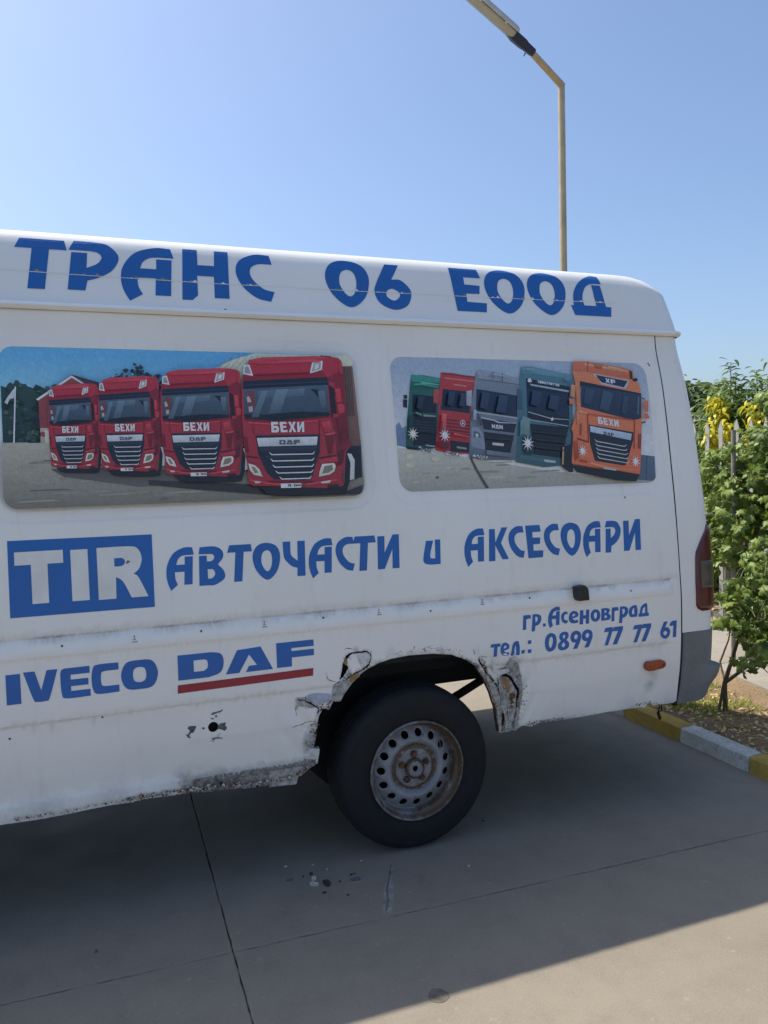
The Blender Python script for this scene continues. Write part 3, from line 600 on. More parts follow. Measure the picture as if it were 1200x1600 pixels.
for i in range(len(rows_)-1):
    for j in range(nc-1): F.append((i*nc+j, i*nc+j+1, (i+1)*nc+j+1, (i+1)*nc+j))
n0 = len(rows_); F.append(tuple(i*nc+nc-1 for i in range(n0))); F.append(tuple(i*nc for i in range(n0))[::-1])
roof = mk('roof', V, F, ROOF, van, 50)
# --- rear corner panel, rear doors, far side, cab
def corner(z, s, rc=.07, mir=False):           # s 0..1 straight part then the arc then the back
    xr = XR(z); y0 = 3+float(prof(z)); L1 = xr-rc-2.664; La = rc*PI/2; Lb = .16; L = L1+La+Lb; d = s*L
    if d < L1: p = (2.664+d, y0)
    elif d < L1+La: a = (d-L1)/rc; p = (xr-rc+rc*math.sin(a), y0+rc*(1-math.cos(a)))
    else: p = (xr, y0+rc+d-L1-La)
    return (p[0], 7.80-p[1] if mir else p[1], z)
def cgrid(name, z0, z1, mir, m):
    V = []; F = []; ns = 30; nz = 34
    for i in range(nz+1):
        z = z0+(z1-z0)*i/nz
        for j in range(ns+1): V.append(corner(z, j/ns, mir=mir))
    for i in range(nz):
        for j in range(ns):
            f = (i*(ns+1)+j, i*(ns+1)+j+1, (i+1)*(ns+1)+j+1, (i+1)*(ns+1)+j); F.append(f[::-1] if mir else f)
    for j in range(nz): F.append((j*(ns+1),(j+1)*(ns+1),(j+1)*(ns+1),j*(ns+1))[:3]) if False else None
    return mk(name, V, F, m, van, 60)
cgrid('rear_corner_panel', .785, 2.224, False, PAINT2); cgrid('rear_corner_panel', .785, 2.224, True, PAINT2)
# black seal in the gap between the side and the rear corner
V = []; F = []
for i in range(40):
    z = .42+(2.222-.42)*i/39; y = 3+float(prof(z))+.006; V += [(2.650, y, z), (2.672, y, z), (2.672, y+.05, z), (2.650, y+.05, z)]
for i in range(39):
    for j in range(4): F.append((4*i+j, 4*i+(j+1) % 4, 4*i+4+(j+1) % 4, 4*i+4+j))
mk('panel_gap_seal', V, F, SEAL, van)
for s_ in (0, 1):
    V = []; F = []; nz = 20
    y0, y1 = (3.42, 3.897) if s_ == 0 else (3.903, 4.38)
    for i in range(nz+1):
        z = .60+(2.215-.60)*i/nz; x = XR(z)-.004; V += [(x-.04, y0+(.08*(z-.6)*.3 if s_ == 0 else 0)*0, z), (x, y0, z), (x, y1, z), (x-.04, y1, z)]
    for i in range(nz):
        for j in range(3): F.append((4*i+j, 4*i+j+1, 4*i+5+j, 4*i+4+j))
    d = mk('rear_door', V, F, PAINT2, van, 40)
    b = B(); wy0, wy1 = y0+.08, y1-.07
    b.hexa([(XR(1.45), wy0, 1.45), (XR(1.45)+.004, wy0, 1.45), (XR(1.45)+.004, wy1, 1.45), (XR(1.45), wy1, 1.45), (XR(2.08)-.002, wy0+.03, 2.08), (XR(2.08)+.003, wy0+.03, 2.08), (XR(2.08)+.003, wy1, 2.08), (XR(2.08)-.002, wy1, 2.08)])
    b.make('rear_window', GLASSD, d)
b = B(); b.box((2.888, 3.925, 1.02), (2.91, 3.945, 1.20)); b.make('rear_door_handle', BLACKP, van, bevel=.004)
b = B()                                         # body core behind the skins so nothing shows through
b.box((-1.9, 3.22, .70), (2.75, 4.59, 2.20)); b.make('load_bay_lining', DARK, van)
# far side
V = []; F = []; xs_ = list(np.arange(-2, .82, .2))+[.84, 1.0, 1.26, 1.5, 1.68]+list(np.arange(1.85, 2.66, .2))+[2.66]; zz = [.42, .5, .62, .8, .9, 1.0465, 1.3, 1.6, 1.9, 2.224]
for x in xs_:
    for z in zz:
        z2 = z
        if .84 <= x <= 1.68: t_ = (x-1.26)/.42; z2 = max(z, .40+.50*math.sqrt(max(0, 1-t_*t_)))
        V.append((x, 7.80-3-float(prof(z2)), z2))
for i in range(len(xs_)-1):
    for j in range(len(zz)-1): k = len(zz); F.append((i*k+j, i*k+j+1, (i+1)*k+j+1, (i+1)*k+j))
mk('far_side_panel', V, F, PAINT2, van, 60)
# cab (outside the photograph to the left)
st = [(-2.0, 2.26, 0, 0), (-2.35, 2.26, 0, 0), (-2.6, 2.24, .005, 0), (-2.75, 2.12, .01, 0), (-2.95, 1.86, .01, 0), (-3.2, 1.50, .02, 0), (-3.3, 1.36, .02, 0), (-3.55, 1.22, .05, 0), (-3.72, 1.10, .12, 0), (-3.80, .90, .2, 0), (-3.82, .60, .25, 0)]
V = []; F = []; fr = [0, .12, .3, .5, .7, .85, .95, 1.0]
for (x, H, ins, _) in st:
    sec = []
    for q in fr:
        z = .42+(H-.42)*q; r_ = .06*(max(0, (q-.85)/.15))**2; sec.append((3+float(prof(min(z, 2.4)))+ins+r_, z-.0))
    sec.append((3.5, H+.02)); sec.append((3.90, H+.03))
    sec += [(7.80-y, z) for y, z in sec[::-1][1:]]
    V += [(x, y, z) for y, z in sec]; k = len(sec)
for i in range(len(st)-1):
    for j in range(k-1): F.append((i*k+j, (i+1)*k+j, (i+1)*k+j+1, i*k+j+1))
F.append(tuple((len(st)-1)*k+j for j in range(k)))
cab = mk('cab', V, F, PAINT2, van, 45)
b = B(); b.hexa([(-3.215, 3.22, 1.50), (-3.195, 3.22, 1.50), (-3.195, 4.58, 1.50), (-3.215, 4.58, 1.50), (-2.70, 3.30, 2.20), (-2.68, 3.30, 2.20), (-2.68, 4.50, 2.20), (-2.70, 4.50, 2.20)]); b.make('windscreen', GLASSD, cab)
for sgn in (0, 1):
    f_ = (lambda y: y) if sgn == 0 else (lambda y: 7.80-y)
    P4 = [(-2.98, 1.44), (-2.15, 1.44), (-2.15, 2.02), (-2.64, 2.02)]
    V, T = lay([P4], .016, lambda x, z: 3.0+prof(z)); V = [(x, f_(y), z) for x, y, z in V]
    mk('cab_side_window', V, T, GLASSD, cab)
b = B(); b.box((-3.90, 3.12, .36), (-3.60, 4.68, .66)); b.make('front_bumper', GREYP, van, bevel=.03)
for y in (3.30, 4.50):
    b = B(); b.box((-3.835, y-.14, .78), (-3.76, y+.14, .98)); b.make('headlight', LENS, van, bevel=.02)
b = B(); b.box((-3.835, 3.52, .74), (-3.80, 4.41, 1.0)); b.make('grille', BLACKP, van, bevel=.01)
# --- wheels
def wheel(cx, y0, mir, parent, detail=True):
    s = -1 if mir else 1; ZC = .341
    tp = [(.200, .03), (.205, .016), (.214, .009), (.226, .006), (.24, .003), (.262, 0), (.285, .003), (.298, .0075), (.302, .0065), (.318, .015), (.328, .026), (.3345, .040)]
    tread = [(.337, .055), (.338, .080), (.330, .082), (.330, .088), (.338, .090), (.339, .110), (.331, .112), (.331, .118), (.339, .120), (.338, .140), (.330, .142), (.330, .148), (.338, .150), (.337, .175)]
    back = [(r, .228-d) for r, d in tp[::-1]]
    b = B(); b.lathe_y([(r+max(0, r-.24)*.085, s*d) for r, d in tp+tread+back], (cx, y0, ZC), 72)
    ty = b.make('tyre', RUBBER, parent, 50)
    if detail:                                   # shoulder lugs and a raised sidewall band
        b = B(); 
        for k in range(60):
            a = 2*PI*k/60; da = .032
            Q = []
            for (r, d) in ((.3305, .0225), (.3325, .0215), (.3425, .046), (.3385, .048)):
                for aa in (a-da, a+da): Q.append((cx+r*math.cos(aa), y0+s*d, ZC+r*math.sin(aa)))
            b.add(Q, [(0,1,3,2), (2,3,5,4), (4,5,7,6), (0,2,4,6), (1,7,5,3)])
        b.make('tread_lug', RUBBER, ty)['kind'] = 'stuff'
    rim = empty('rim', (cx, y0, ZC)); rim.parent = parent; rim.matrix_parent_inverse = world(parent).inverted()
    def rmask(o, f): 
        n = len(o.data.vertices); a = np.zeros(n*3); o.data.vertices.foreach_get('co', a); a = a.reshape(-1, 3)
        r = np.hypot(a[:, 0]-cx, a[:, 2]-ZC); mask('rust', o, f(r, a))
    b = B(); b.lathe_y([(r, s*d) for r, d in [(.206, .020), (.2115, .010), (.2125, .003), (.2095, -.002), (.2045, -.001), (.2010, .006), (.1985, .018), (.1935, .024), (.1880, .027), (.1845, .034), (.1825, .058), (.178, .062), (.176, .13)]], (cx, y0, ZC), 72)
    o = b.make('rim_lip', RIM, parent, 40); rmask(o, lambda r, a: .43+.12*(a[:, 0] > cx)+.15*np.exp(-((r-.196)/.006)**2))
    # pressed disc with vent holes
    out_ = [(.180*math.cos(a*PI/45), .180*math.sin(a*PI/45)) for a in range(90)]; hl = []
    for k in range(15):
        a = 2*PI*k/15+.16; hl.append([(.1500*math.cos(a)+.0158*math.cos(q*PI/8), .1500*math.sin(a)+.0158*math.sin(q*PI/8)) for q in range(16)])
    lug = []
    for k in range(5):
        a = 2*PI*k/5+PI/2; lug.append((.058*math.cos(a), .058*math.sin(a)))
    pp = []
    for r in np.arange(.004, .18, .0052):
        n = max(6, int(2*PI*r/.0068)); pp += [(r*math.cos(2*PI*(q+.5*random.random())/n), r*math.sin(2*PI*(q+.5*random.random())/n)) for q in range(n)]
    DP, DF = region(out_, hl, pp); R_ = np.hypot(DP[:, 0], DP[:, 1])
    D = np.interp(R_, [0, .032, .036, .040, .078, .086, .092, .099, .108, .118, .130, .150, .168, .180], [.030, .030, .034, .046, .046, .045, .050, .050, .036, .030, .031, .040, .054, .064])
    for lx, lz in lug: D = D+.006*np.exp(-(np.hypot(DP[:, 0]-lx, DP[:, 1]-lz)/.014)**4)
    for k in range(15):
        a = 2*PI*k/15+.16; q = np.hypot(DP[:, 0]-.15*math.cos(a), DP[:, 1]-.15*math.sin(a)); D = D+.004*np.exp(-((q-.0158)/.004)**2)
    V = [(cx+x, y0+s*d, ZC+z) for (x, z), d in zip(DP, D)]
    o = mk('wheel_disc', V, DF, RIM, parent, 60)
    rmask(o, lambda r, a: .62*np.exp(-((r-.095)/.011)**2)+.36*(r < .088)+.4*np.exp(-((r-.178)/.008)**2)+.12*smooth((a[:, 0]-cx)/.15)*(r > .1))
    b = B(); b.lathe_y([(.042, s*.045), (.042, s*.026), (.037, s*.022), (.033, s*.027), (.026, s*.033), (.012, s*.030), (.0005, s*.030)], (cx, y0, ZC), 32)
    o = b.make('hub_cap', RIM, parent, 40); rmask(o, lambda r, a: .75*np.exp(-((r-.038)/.005)**2)+.25)
    for lx, lz in lug:
        b = B(); q = [(.0135*math.cos(a*PI/3+.2), .0135*math.sin(a*PI/3+.2)) for a in range(6)]
        b.prism([(cx+lx+x, ZC+lz+z) for x, z in q], y0+s*.034, y0+s*.052); b.make('wheel_nut', RUSTM, parent, bevel=.0015)
    b = B(); b.lathe_y([(.178, s*.16), (.001, s*.16)], (cx, y0, ZC), 24); b.make('brake_drum', DARK, parent)
    bpy.data.objects.remove(rim)
for (cx, y0, mir) in ((1.267, 2.992, False), (1.267, 4.80, True), (-2.77, 2.972, False), (-2.77, 4.828, True)):
    wh = empty('wheel', (cx, y0, .336)); wh.parent = van; wh.matrix_parent_inverse = world(van).inverted()
    wheel(cx, y0, mir, wh, not mir and cx > 0)
b = B(); b.lathe_y([(.405, .0), (.40, -.006), (.30, -.006), (.30, .2), (.0005, .2)], (-2.77, 2.985, .37), 40); b.make('front_wheelhouse', DARK, van)
# --- bumper corner
def bump_s(z, s):
    rc = .10; o = float(np.interp(z, [.40, .46, .53, .57, .596, .606, .614, .78], [-.03, -.010, .020, .029, .029, .020, .002, .0]))
    u = float(np.clip((s-.06)/.17, 0, 1)); u = u*u*(3-2*u); ext = .012+o*u+.025*u*(z < .6)
    xr = XR(max(z, .5))+ext+.012; y0 = 3+float(prof(z))-.004-max(0, o)*u*.4
    x0 = 2.668-.0*(z) ; L1 = xr-rc-x0; La = rc*PI/2; Lb = .85; d = s
    if d < L1: p = (x0+d, y0)
    elif d < L1+La: a = (d-L1)/rc; p = (xr-rc+rc*math.sin(a), y0+rc*(1-math.cos(a)))
    else: p = (xr, y0+rc+d-L1-La)
    return p
V = []; F = []; zs_ = [.780, .7795, .772, .74, .70, .66, .63, .622, .614, .606, .602, .594, .58, .56, .53, .50, .47, .44, .43]; ss = list(np.arange(0, .34, .012))+[.36, .42, .5, .6, .75, .9, 1.03]
for i, z in enumerate(zs_):
    for s in ss:
        lift = float(np.interp(s, [0, .12, .3, .5, 1.1], [0, .0, .045, .07, .07])); zt = z
        if z < .56: zt = z+lift*(.56-z)/.13
        zt += .006*math.sin(s*9)*(z > .7)
        x, y = bump_s(z, s); 
        if i == 0: x -= .02*(s > .2); y += .03
        edge = float(np.interp(s, [0, .012, .024], [.02, .006, 0])); V.append((x-.10*max(0, .56-z)*(s < .05), y+edge, zt))
n = len(ss)
for i in range(len(zs_)-1):
    for j in range(n-1): F.append(((i+1)*n+j, (i+1)*n+j+1, i*n+j+1, i*n+j))
k = len(V); V += [(2*0+x, 7.80-y, z) for x, y, z in V]; F += [tuple(k+i for i in f[::-1]) for f in F]
mk('rear_bumper', V, F, GREYP, van, 55)
b = B(); b.box((2.70, 3.20, .50), (2.83, 4.60, .77)); b.make('bumper_beam', DARK, van)
# --- tail light wrapping the corner
TL = [(2.841,1.288),(2.796,1.225),(2.762,1.168),(2.756,1.138),(2.748,1.021),(2.746,0.9133),(2.761,0.8855),(2.788,0.8814)]
def wrap(name, z0, z1, left, off, m, rad=0, nz=26, ns=22, L=.21, parent=van):
    V = []; F = []
    for i in range(nz+1):
        z = z0+(z1-z0)*i/nz; s0 = left(z)-2.664
        for j in range(ns+1):
            s = s0+(L-s0)*j/ns; rc = .07; xr = XR(z); y0 = 3+float(prof(z)); L1 = xr-rc-2.664; La = rc*PI/2
            edge = off*min(1, (j/1.2)**.5, ((i+.001)/1.2)**.5, ((nz-i+.001)/1.2)**.5) if (i not in (0, nz) and j > 0) else -.002
            if s < L1: p = (2.664+s, y0-edge)
            elif s < L1+La: a = (s-L1)/rc; p = (xr-rc+(rc+edge)*math.sin(a), y0+rc-(rc+edge)*math.cos(a))
            else: p = (xr+edge, y0+rc+s-L1-La)
            V.append((p[0], p[1], z))
    for i in range(nz):
        for j in range(ns): F.append((i*(ns+1)+j, i*(ns+1)+j+1, (i+1)*(ns+1)+j+1, (i+1)*(ns+1)+j))
    return mk(name, V, F, m, parent, 60)
tz = [p[1] for p in TL]; tx = [p[0] for p in TL]
zl = sorted(zip(tz, tx)); zl_z = [a for a, _ in zl]; zl_x = [c for _, c in zl]
tl = wrap('tail_light', min(tz)-.004, max(tz)+.01, lambda z: float(np.interp(z, zl_z, zl_x)), .013, TLRED)
tlz0, tlz1 = [p[1] for p in [(2.768,0.9828),(2.781,1.136)]]
wrap('smoked_lens', tlz0, tlz1, lambda z: 2.772, .0155, TLAMB, parent=tl, nz=12, ns=16)
# --- small fittings on the side
b = B(); x0, z0 = 2.080, 1.028
q = [(x0-.030, z0+.030), (x0+.012, z0+.036), (x0+.028, z0+.020), (x0+.034, z0-.034), (x0-.022, z0-.034), (x0-.030, z0-.02)]
b.prism(q, 2.965, 3.008); b.make('door_stop_block', BLACKP, van, bevel=.006)
mq = [(2.441,0.6445),(2.442,0.6576),(2.457,0.669),(2.489,0.6672),(2.515,0.6694),(2.547,0.6657),(2.561,0.6526),(2.56,0.6375),(2.544,0.6277),(2.513,0.6252),(2.492,0.6224),(2.46,0.6226),(2.447,0.6304)]
b = B(); b.prism(mq, 2.992, 3.012); mkr = b.make('side_marker_lamp', ORANGE, van, bevel=.004)
b = B()
for (x, z) in [(2.465,0.6437),(2.544,0.6438)]: b.lathe_y([(.004, 0), (.004, .003), (.0005, .0005)], (x, 2.9905, z), 8)
b.make('lamp_screw', SEAL, mkr)['kind'] = 'stuff'
b = B()
for (x, z) in [(-0.08782,1.013),(0.398,1.018),(0.8783,1.024),(1.344,1.01),(1.825,1.024),(2.367,1.012),(0.5645,2.254),(0.03512,0.7385),(-0.2716,0.7037),(2.372,1.446),(2.601,2.085),(2.606,2.076),(2.702,1.123)][:12]:
    y = float(sidey(x, z)); b.lathe_y([(.0042, .001), (.0035, -.0018), (.0005, -.0022)], (x, y, z), 8)
b.make('rivet', SEAL, van)['kind'] = 'stuff'
b = B(); px = [(2.557,0.4463),(2.568,0.4221),(2.559,0.4005),(2.569,0.3732),(2.553,0.4177),(2.574,0.431)]
b.tube([(px[0][0], 3.06, px[0][1]+.03), (px[1][0], 3.05, px[1][1]), (px[2][0], 3.05, px[2][1]), (px[3][0], 3.05, px[3][1])], .0035, 6)
b.tube([(px[0][0]+.02, 3.06, px[0][1]+.03), (px[5][0], 3.045, px[5][1]), (px[1][0]+.012, 3.05, px[1][1]-.02), (px[2][0]+.004, 3.05, px[2][1])], .0028, 6); b.tube([(px[2][0], 3.05, px[2][1]-.005), (px[3][0]+.002, 3.05, px[3][1]-.01)], .008, 8)
b.make('hanging_wire', SEAL, van)

# ================================================================== LETTERING (flat vinyl)
s1 = 1
G = {
'Т': [[(.10,1),(.96,1),(1,.80),(.66,.80),(.55,0),(.22,0),(.33,.8),(0,.8)]],
'Р': [[(.16,1),(.50,1),(.80,.95,1),(1,.72,1),(.88,.45,1),(.62,.28,1),(.38,.20),(.33,0),(0,0),(.10,.755),(.40,.755),(.37,.45),(.58,.55,1),(.67,.68,1),(.60,.775,1),(.45,.80),(.05,.80)]],
'А': [[(.95,1),(.65,1,1),(.28,.88,1),(.05,.62,1),(0,.38,1),(.04,.18,1),(.14,0),(.38,.13),(.31,.27,1),(.30,.43),(.64,.43),(.61,.12),(.90,.12),(.96,.785),(.67,.785),(.66,.60),(.36,.60),(.42,.72,1),(.55,.80,1),(.70,.82),(1,.82)]],
'Н': [[(.08,1),(.37,1),(.355,.69),(.69,.69),(.72,1),(1,1),(.95,.06),(.65,.06),(.67,.48),(.33,.48),(.32,.10),(.2,0),(0,0)]],
'С': [[(.95,1),(.55,1,1),(.13,.85,1),(0,.60,1),(.15,.30,1),(.5,.07,1),(.88,0),(1,.21),(.70,.27,1),(.42,.48,1),(.40,.68,1),(.62,.79,1),(1,.80)]],
'О': [[(.47,1,1),(.14,.90,1),(0,.62,1),(.13,.25,1),(.5,0,1),(.86,.22,1),(1,.62,1),(.86,.91,1)], [(.52,.80,1),(.36,.72,1),(.31,.50,1),(.40,.31,1),(.52,.23,1),(.64,.32,1),(.70,.53,1),(.66,.73,1)]],
'6': [[(.38,1),(.76,1),(.50,.66),(.75,.66,1),(.97,.5,1),(1,.33,1),(.85,.1,1),(.5,0,1),(.13,.12,1),(0,.36,1),(.10,.60,1)], [(.5,.46,1),(.34,.40,1),(.33,.28,1),(.5,.20,1),(.66,.28,1),(.68,.38,1)]],
'Е': [[(0,1),(.86,1),(.92,.79),(.4,.79),(.4,.62),(.86,.61),(.82,.42),(.41,.41),(.41,.22),(1,.21),(.95,0),(.07,0)]],
'Д': [[(.82,1),(.6,1,1),(.3,.82,1),(.12,.55,1),(.07,.24),(0,.24),(.06,0),(.95,0),(1,.24),(.87,.24),(.82,.77),(.60,.77),(.63,.25),(.33,.25),(.32,.45,1),(.42,.68,1),(.58,.79,1),(.86,.81)]],
'В': [[(.08,1),(.65,1,1),(.93,.88,1),(.95,.7,1),(.74,.53),(.96,.35,1),(.97,.15,1),(.6,0,1),(.3,0),(0,0),(.04,.775),(.33,.775),(.33,.62),(.52,.63,1),(.62,.72,1),(.55,.80,1),(.4,.81),(.03,.82)], [(.34,.42),(.34,.17),(.5,.18,1),(.62,.28,1),(.55,.40,1)]],
'Ч': [[(0,1),(.34,1),(.33,.66,1),(.42,.55,1),(.63,.44),(.66,1),(1,1),(.95,0),(.58,0),(.60,.24),(.35,.30,1),(.06,.5,1),(0,.7,1)]],
'И': [[(.05,.97),(.36,.97),(.33,.48),(.72,1),(1,1),(.95,0),(.64,0),(.68,.58),(.30,0),(0,0)]],
'К': [[(.1,.97),(.38,.97),(.36,.55),(.72,1),(1,1),(.64,.53),(.98,.03),(.66,.03),(.35,.47),(.31,0),(0,0)]],
'и': [[(.2,.97),(.6,.97),(.40,.45,1),(.42,.26,1),(.66,.24),(.70,1),(1,1),(.94,0),(.4,0,1),(.05,.08,1),(0,.3,1)]],
'г': [[(.1,1),(.9,1),(1,.76),(.62,.74),(.42,.70),(.38,.02),(.0,0),(.04,.5,1)]],
'р': [[(.14,1),(.6,1,1),(.97,.88,1),(1,.6,1),(.75,.38,1),(.40,.30),(.33,0),(0,0),(.08,.5,1)], [(.40,.84),(.42,.50),(.60,.60,1),(.66,.74,1),(.58,.84,1)]],
'с': [[(.95,1),(.5,1,1),(.1,.82,1),(0,.5,1),(.15,.18,1),(.5,0,1),(.9,0),(1,.25),(.6,.28,1),(.42,.5,1),(.6,.76,1),(1,.76)]],
'е': [[(.55,1,1),(.15,.86,1),(0,.45,1),(.15,.1,1),(.55,0,1),(.95,.04),(.9,.26),(.55,.25,1),(.38,.40),(.9,.52,1),(.96,.80,1)], [(.55,.78,1),(.38,.68,1),(.38,.55),(.60,.60,1),(.66,.72,1)]],
'н': [[(.1,1),(.42,1),(.41,.62),(.66,.62),(.68,1),(1,1),(.94,0),(.62,0),(.64,.38),(.38,.38),(.35,0),(0,0)]],
'о': [[(.5,1,1),(.12,.85,1),(0,.5,1),(.12,.15,1),(.5,0,1),(.88,.15,1),(1,.5,1),(.88,.85,1)], [(.5,.76,1),(.37,.66,1),(.34,.46,1),(.42,.28,1),(.52,.24,1),(.62,.34,1),(.66,.54,1),(.62,.70,1)]],
'в': [[(.05,1),(.6,1,1),(.92,.85,1),(.78,.55),(1,.3,1),(.85,.05,1),(.4,0),(0,0)], [(.36,.82),(.36,.62),(.52,.64,1),(.58,.74,1),(.5,.82,1)], [(.36,.42),(.36,.18),(.52,.2,1),(.62,.3,1),(.52,.41,1)]],
'а': [[(.9,1),(.5,1,1),(.12,.8,1),(0,.4,1),(.12,.08,1),(.4,0,1),(.92,0),(1,.5,1)], [(.62,.80),(.45,.70,1),(.36,.42,1),(.42,.26,1),(.62,.24)]],
'д': [[(.85,1),(.6,1,1),(.25,.75,1),(.10,.24),(0,.24),(.03,0),(.98,0),(1,.24),(.88,.24)], [(.66,.76),(.48,.66,1),(.38,.45,1),(.36,.26),(.64,.26)]],
'т': [[(.1,1),(.95,1),(1,.76),(.70,.74),(.62,0),(.28,0),(.36,.74),(0,.76)]],
'е2': [], 'л': [[(.9,1),(.55,1,1),(.25,.8,1),(.12,.3,1),(0,.12),(.2,0),(.42,.2,1),(.5,.6,1),(.62,.76),(.60,.05),(.95,.05),(1,.6,1)]],
'.': [[(.05,1),(1,1),(.95,0),(0,0)]],
'0': [[(.5,1,1),(.14,.86,1),(0,.5,1),(.12,.12,1),(.45,0,1),(.85,.14,1),(1,.52,1),(.88,.88,1)], [(.54,.80,1),(.40,.70,1),(.33,.46,1),(.38,.26,1),(.48,.21,1),(.60,.32,1),(.68,.56,1),(.64,.74,1)]],
'8': [[(.55,1,1),(.2,.9,1),(.14,.68,1),(.28,.53),(.02,.34,1),(.1,.08,1),(.45,0,1),(.88,.1,1),(.98,.34,1),(.76,.54),(.95,.74,1),(.86,.94,1)], [(.56,.84,1),(.44,.74,1),(.54,.62,1),(.66,.73,1)], [(.5,.42,1),(.34,.29,1),(.46,.16,1),(.64,.28,1)]],
'9': [[(.5,1,1),(.14,.9,1),(0,.64,1),(.14,.40,1),(.48,.34),(.22,0),(.62,0),(.9,.40,1),(1,.66,1),(.88,.9,1)], [(.52,.80,1),(.36,.72,1),(.36,.60,1),(.5,.52,1),(.66,.62,1),(.66,.74,1)]],
'7': [[(.2,1),(1,1),(.98,.80),(.45,0),(.06,0),(.55,.76),(.0,.76)]],
'1': [[(.4,1),(1,1),(.9,0),(.45,0),(.55,.72),(.0,.70),(.08,.86)]],
'T': [[(0,1),(1,1),(1,.75),(.67,.75),(.67,0),(.33,0),(.33,.75),(0,.75)]],
'I': [[(0,1),(1,1),(1,0),(0,0)]],
'R': [[(0,1),(.62,1,1),(.82,.95,1),(.90,.76,1),(.84,.56,1),(.72,.46),(.82,.38,1),(1,0),(.66,0),(.50,.32,1),(.36,.42),(.35,0),(0,0)], [(.34,.78),(.34,.62),(.50,.63,1),(.56,.71,1),(.50,.78,1)]],
'V': [[(0,1),(.33,1),(.50,.36),(.68,1),(1,1),(.74,.10,1),(.62,0,1),(.38,0,1),(.26,.10,1)]],
'E': [[(.12,1),(1,1),(1,.77),(.34,.77),(.34,.61),(.94,.61),(.94,.39),(.34,.39),(.34,.23),(1,.23),(1,0),(.2,0,1),(.02,.15,1),(.0,.86,1)]],
'C': [[(1,1),(.25,1,1),(.06,.88,1),(0,.5,1),(.06,.12,1),(.25,0,1),(1,0),(1,.24),(.45,.25,1),(.35,.36,1),(.35,.64,1),(.45,.75,1),(1,.76)]],
'O': [[(.5,1,1),(.14,.93,1),(0,.5,1),(.14,.07,1),(.5,0,1),(.86,.07,1),(1,.5,1),(.86,.93,1)], [(.5,.76,1),(.36,.70,1),(.32,.5,1),(.36,.3,1),(.5,.24,1),(.64,.3,1),(.68,.5,1),(.64,.7,1)]],
'D': [[(0,1),(.72,1),(.94,.90,1),(1,.55,1),(.92,.15,1),(.66,0),(0,0)], [(.34,.74),(.34,.28),(.56,.28),(.64,.40,1),(.64,.66,1),(.58,.74)]],
'A': [[(0,0),(.25,.95),(.75,1),(1,0),(.42,0),(.49,.25),(.66,.25),(.5,.72),(.28,0)]],
'F': [[(0,1),(1,1),(1,.74),(.4,.74),(.4,.62),(1,.62),(1,.36),(.4,.36),(.4,0),(0,0)]],
'Б': [[(0,1),(.92,1),(.92,.76),(.32,.76),(.32,.62),(.8,.62,1),(1,.45,1),(1,.2,1),(.8,0,1),(0,0)], [(.34,.40),(.34,.22),(.62,.23,1),(.66,.32,1),(.6,.40,1)]],
'Х': [[(0,1),(.34,1),(.5,.68),(.68,1),(1,1),(.7,.5),(1,0),(.66,0),(.5,.32),(.32,0),(0,0),(.3,.5)]],
'X': [[(0,1),(.34,1),(.5,.68),(.68,1),(1,1),(.7,.5),(1,0),(.66,0),(.5,.32),(.32,0),(0,0),(.3,.5)]],
'М': [[(0,0),(0,1),(.25,1),(.5,.5),(.75,1),(1,1),(1,0),(.75,0),(.75,.55),(.5,.1),(.25,.55),(.25,0)]],
'N': [[(0,0),(0,1),(.3,1),(.7,.4),(.7,1),(1,1),(1,0),(.7,0),(.3,.6),(.3,0)]],
'3': [[(.0,1),(1,1),(1,.75),(.7,.6),(1,.4,1),(.9,.05,1),(.4,0,1),(0,.05),(.1,.25),(.6,.25,1),(.6,.42),(.3,.45),(.3,.6),(.6,.78),(0,.78)]],
'4': [[(.5,1),(.85,1),(.85,.4),(1,.4),(1,.2),(.85,.2),(.85,0),(.55,0),(.55,.2),(0,.2),(0,.4)]],
}
def curve(lp):
    n = len(lp); out = []
    for i in range(n):
        p0, p1, p2, p3 = (np.array(lp[(i+k) % n][:2]) for k in (-1, 0, 1, 2)); a = len(lp[i]) > 2; b_ = len(lp[(i+1) % n]) > 2
        if not (a or b_): out.append(tuple(p1)); continue
        m1 = (p2-p0)/2 if a else (p2-p1); m2 = (p3-p1)/2 if b_ else (p2-p1)
        for q in range(5):
            t = q/5; out.append(tuple((2*t**3-3*t**2+1)*p1+(t**3-2*t**2+t)*m1+(-2*t**3+3*t**2)*p2+(t**3-t**2)*m2))
    return out
def word(name, items, m, off=.0011, yf=sidey, label=None):
    L_ = .018 if yf is roofy else .05
    for ch, x0, x1, z0, z1 in items:
        b = B(); b.add(*lay([[(x0+p[0]*(x1-x0), z0+p[1]*(z1-z0)) for p in curve(lp)] for lp in G[ch]], off, yf, L_))
        o = b.make('digit' if ch in '067891' else ('dot' if ch == '.' else 'letter'), m, van)
        if label: o['label'] = label
W1 = [('Т',-0.1896,-0.0107,2.3018,2.4994),('Р',-0.0133,0.1737,2.3048,2.5029),('А',0.1778,0.3795,2.2727,2.4953),('Н',0.4013,0.5952,2.2879,2.5007),('С',0.6201,0.7717,2.2969,2.4980),('О',0.9952,1.1910,2.2907,2.5002),('6',1.2094,1.3792,2.2895,2.4963),('Е',1.5817,1.7474,2.2993,2.5034),('О',1.7490,1.9583,2.2985,2.5091),('О',1.9734,2.1816,2.3018,2.5106),('Д',2.1975,2.4266,2.3084,2.5116)]
word('roof_lettering', W1, BLUE, .0016, roofy, 'blue capital lettering along the roof side')
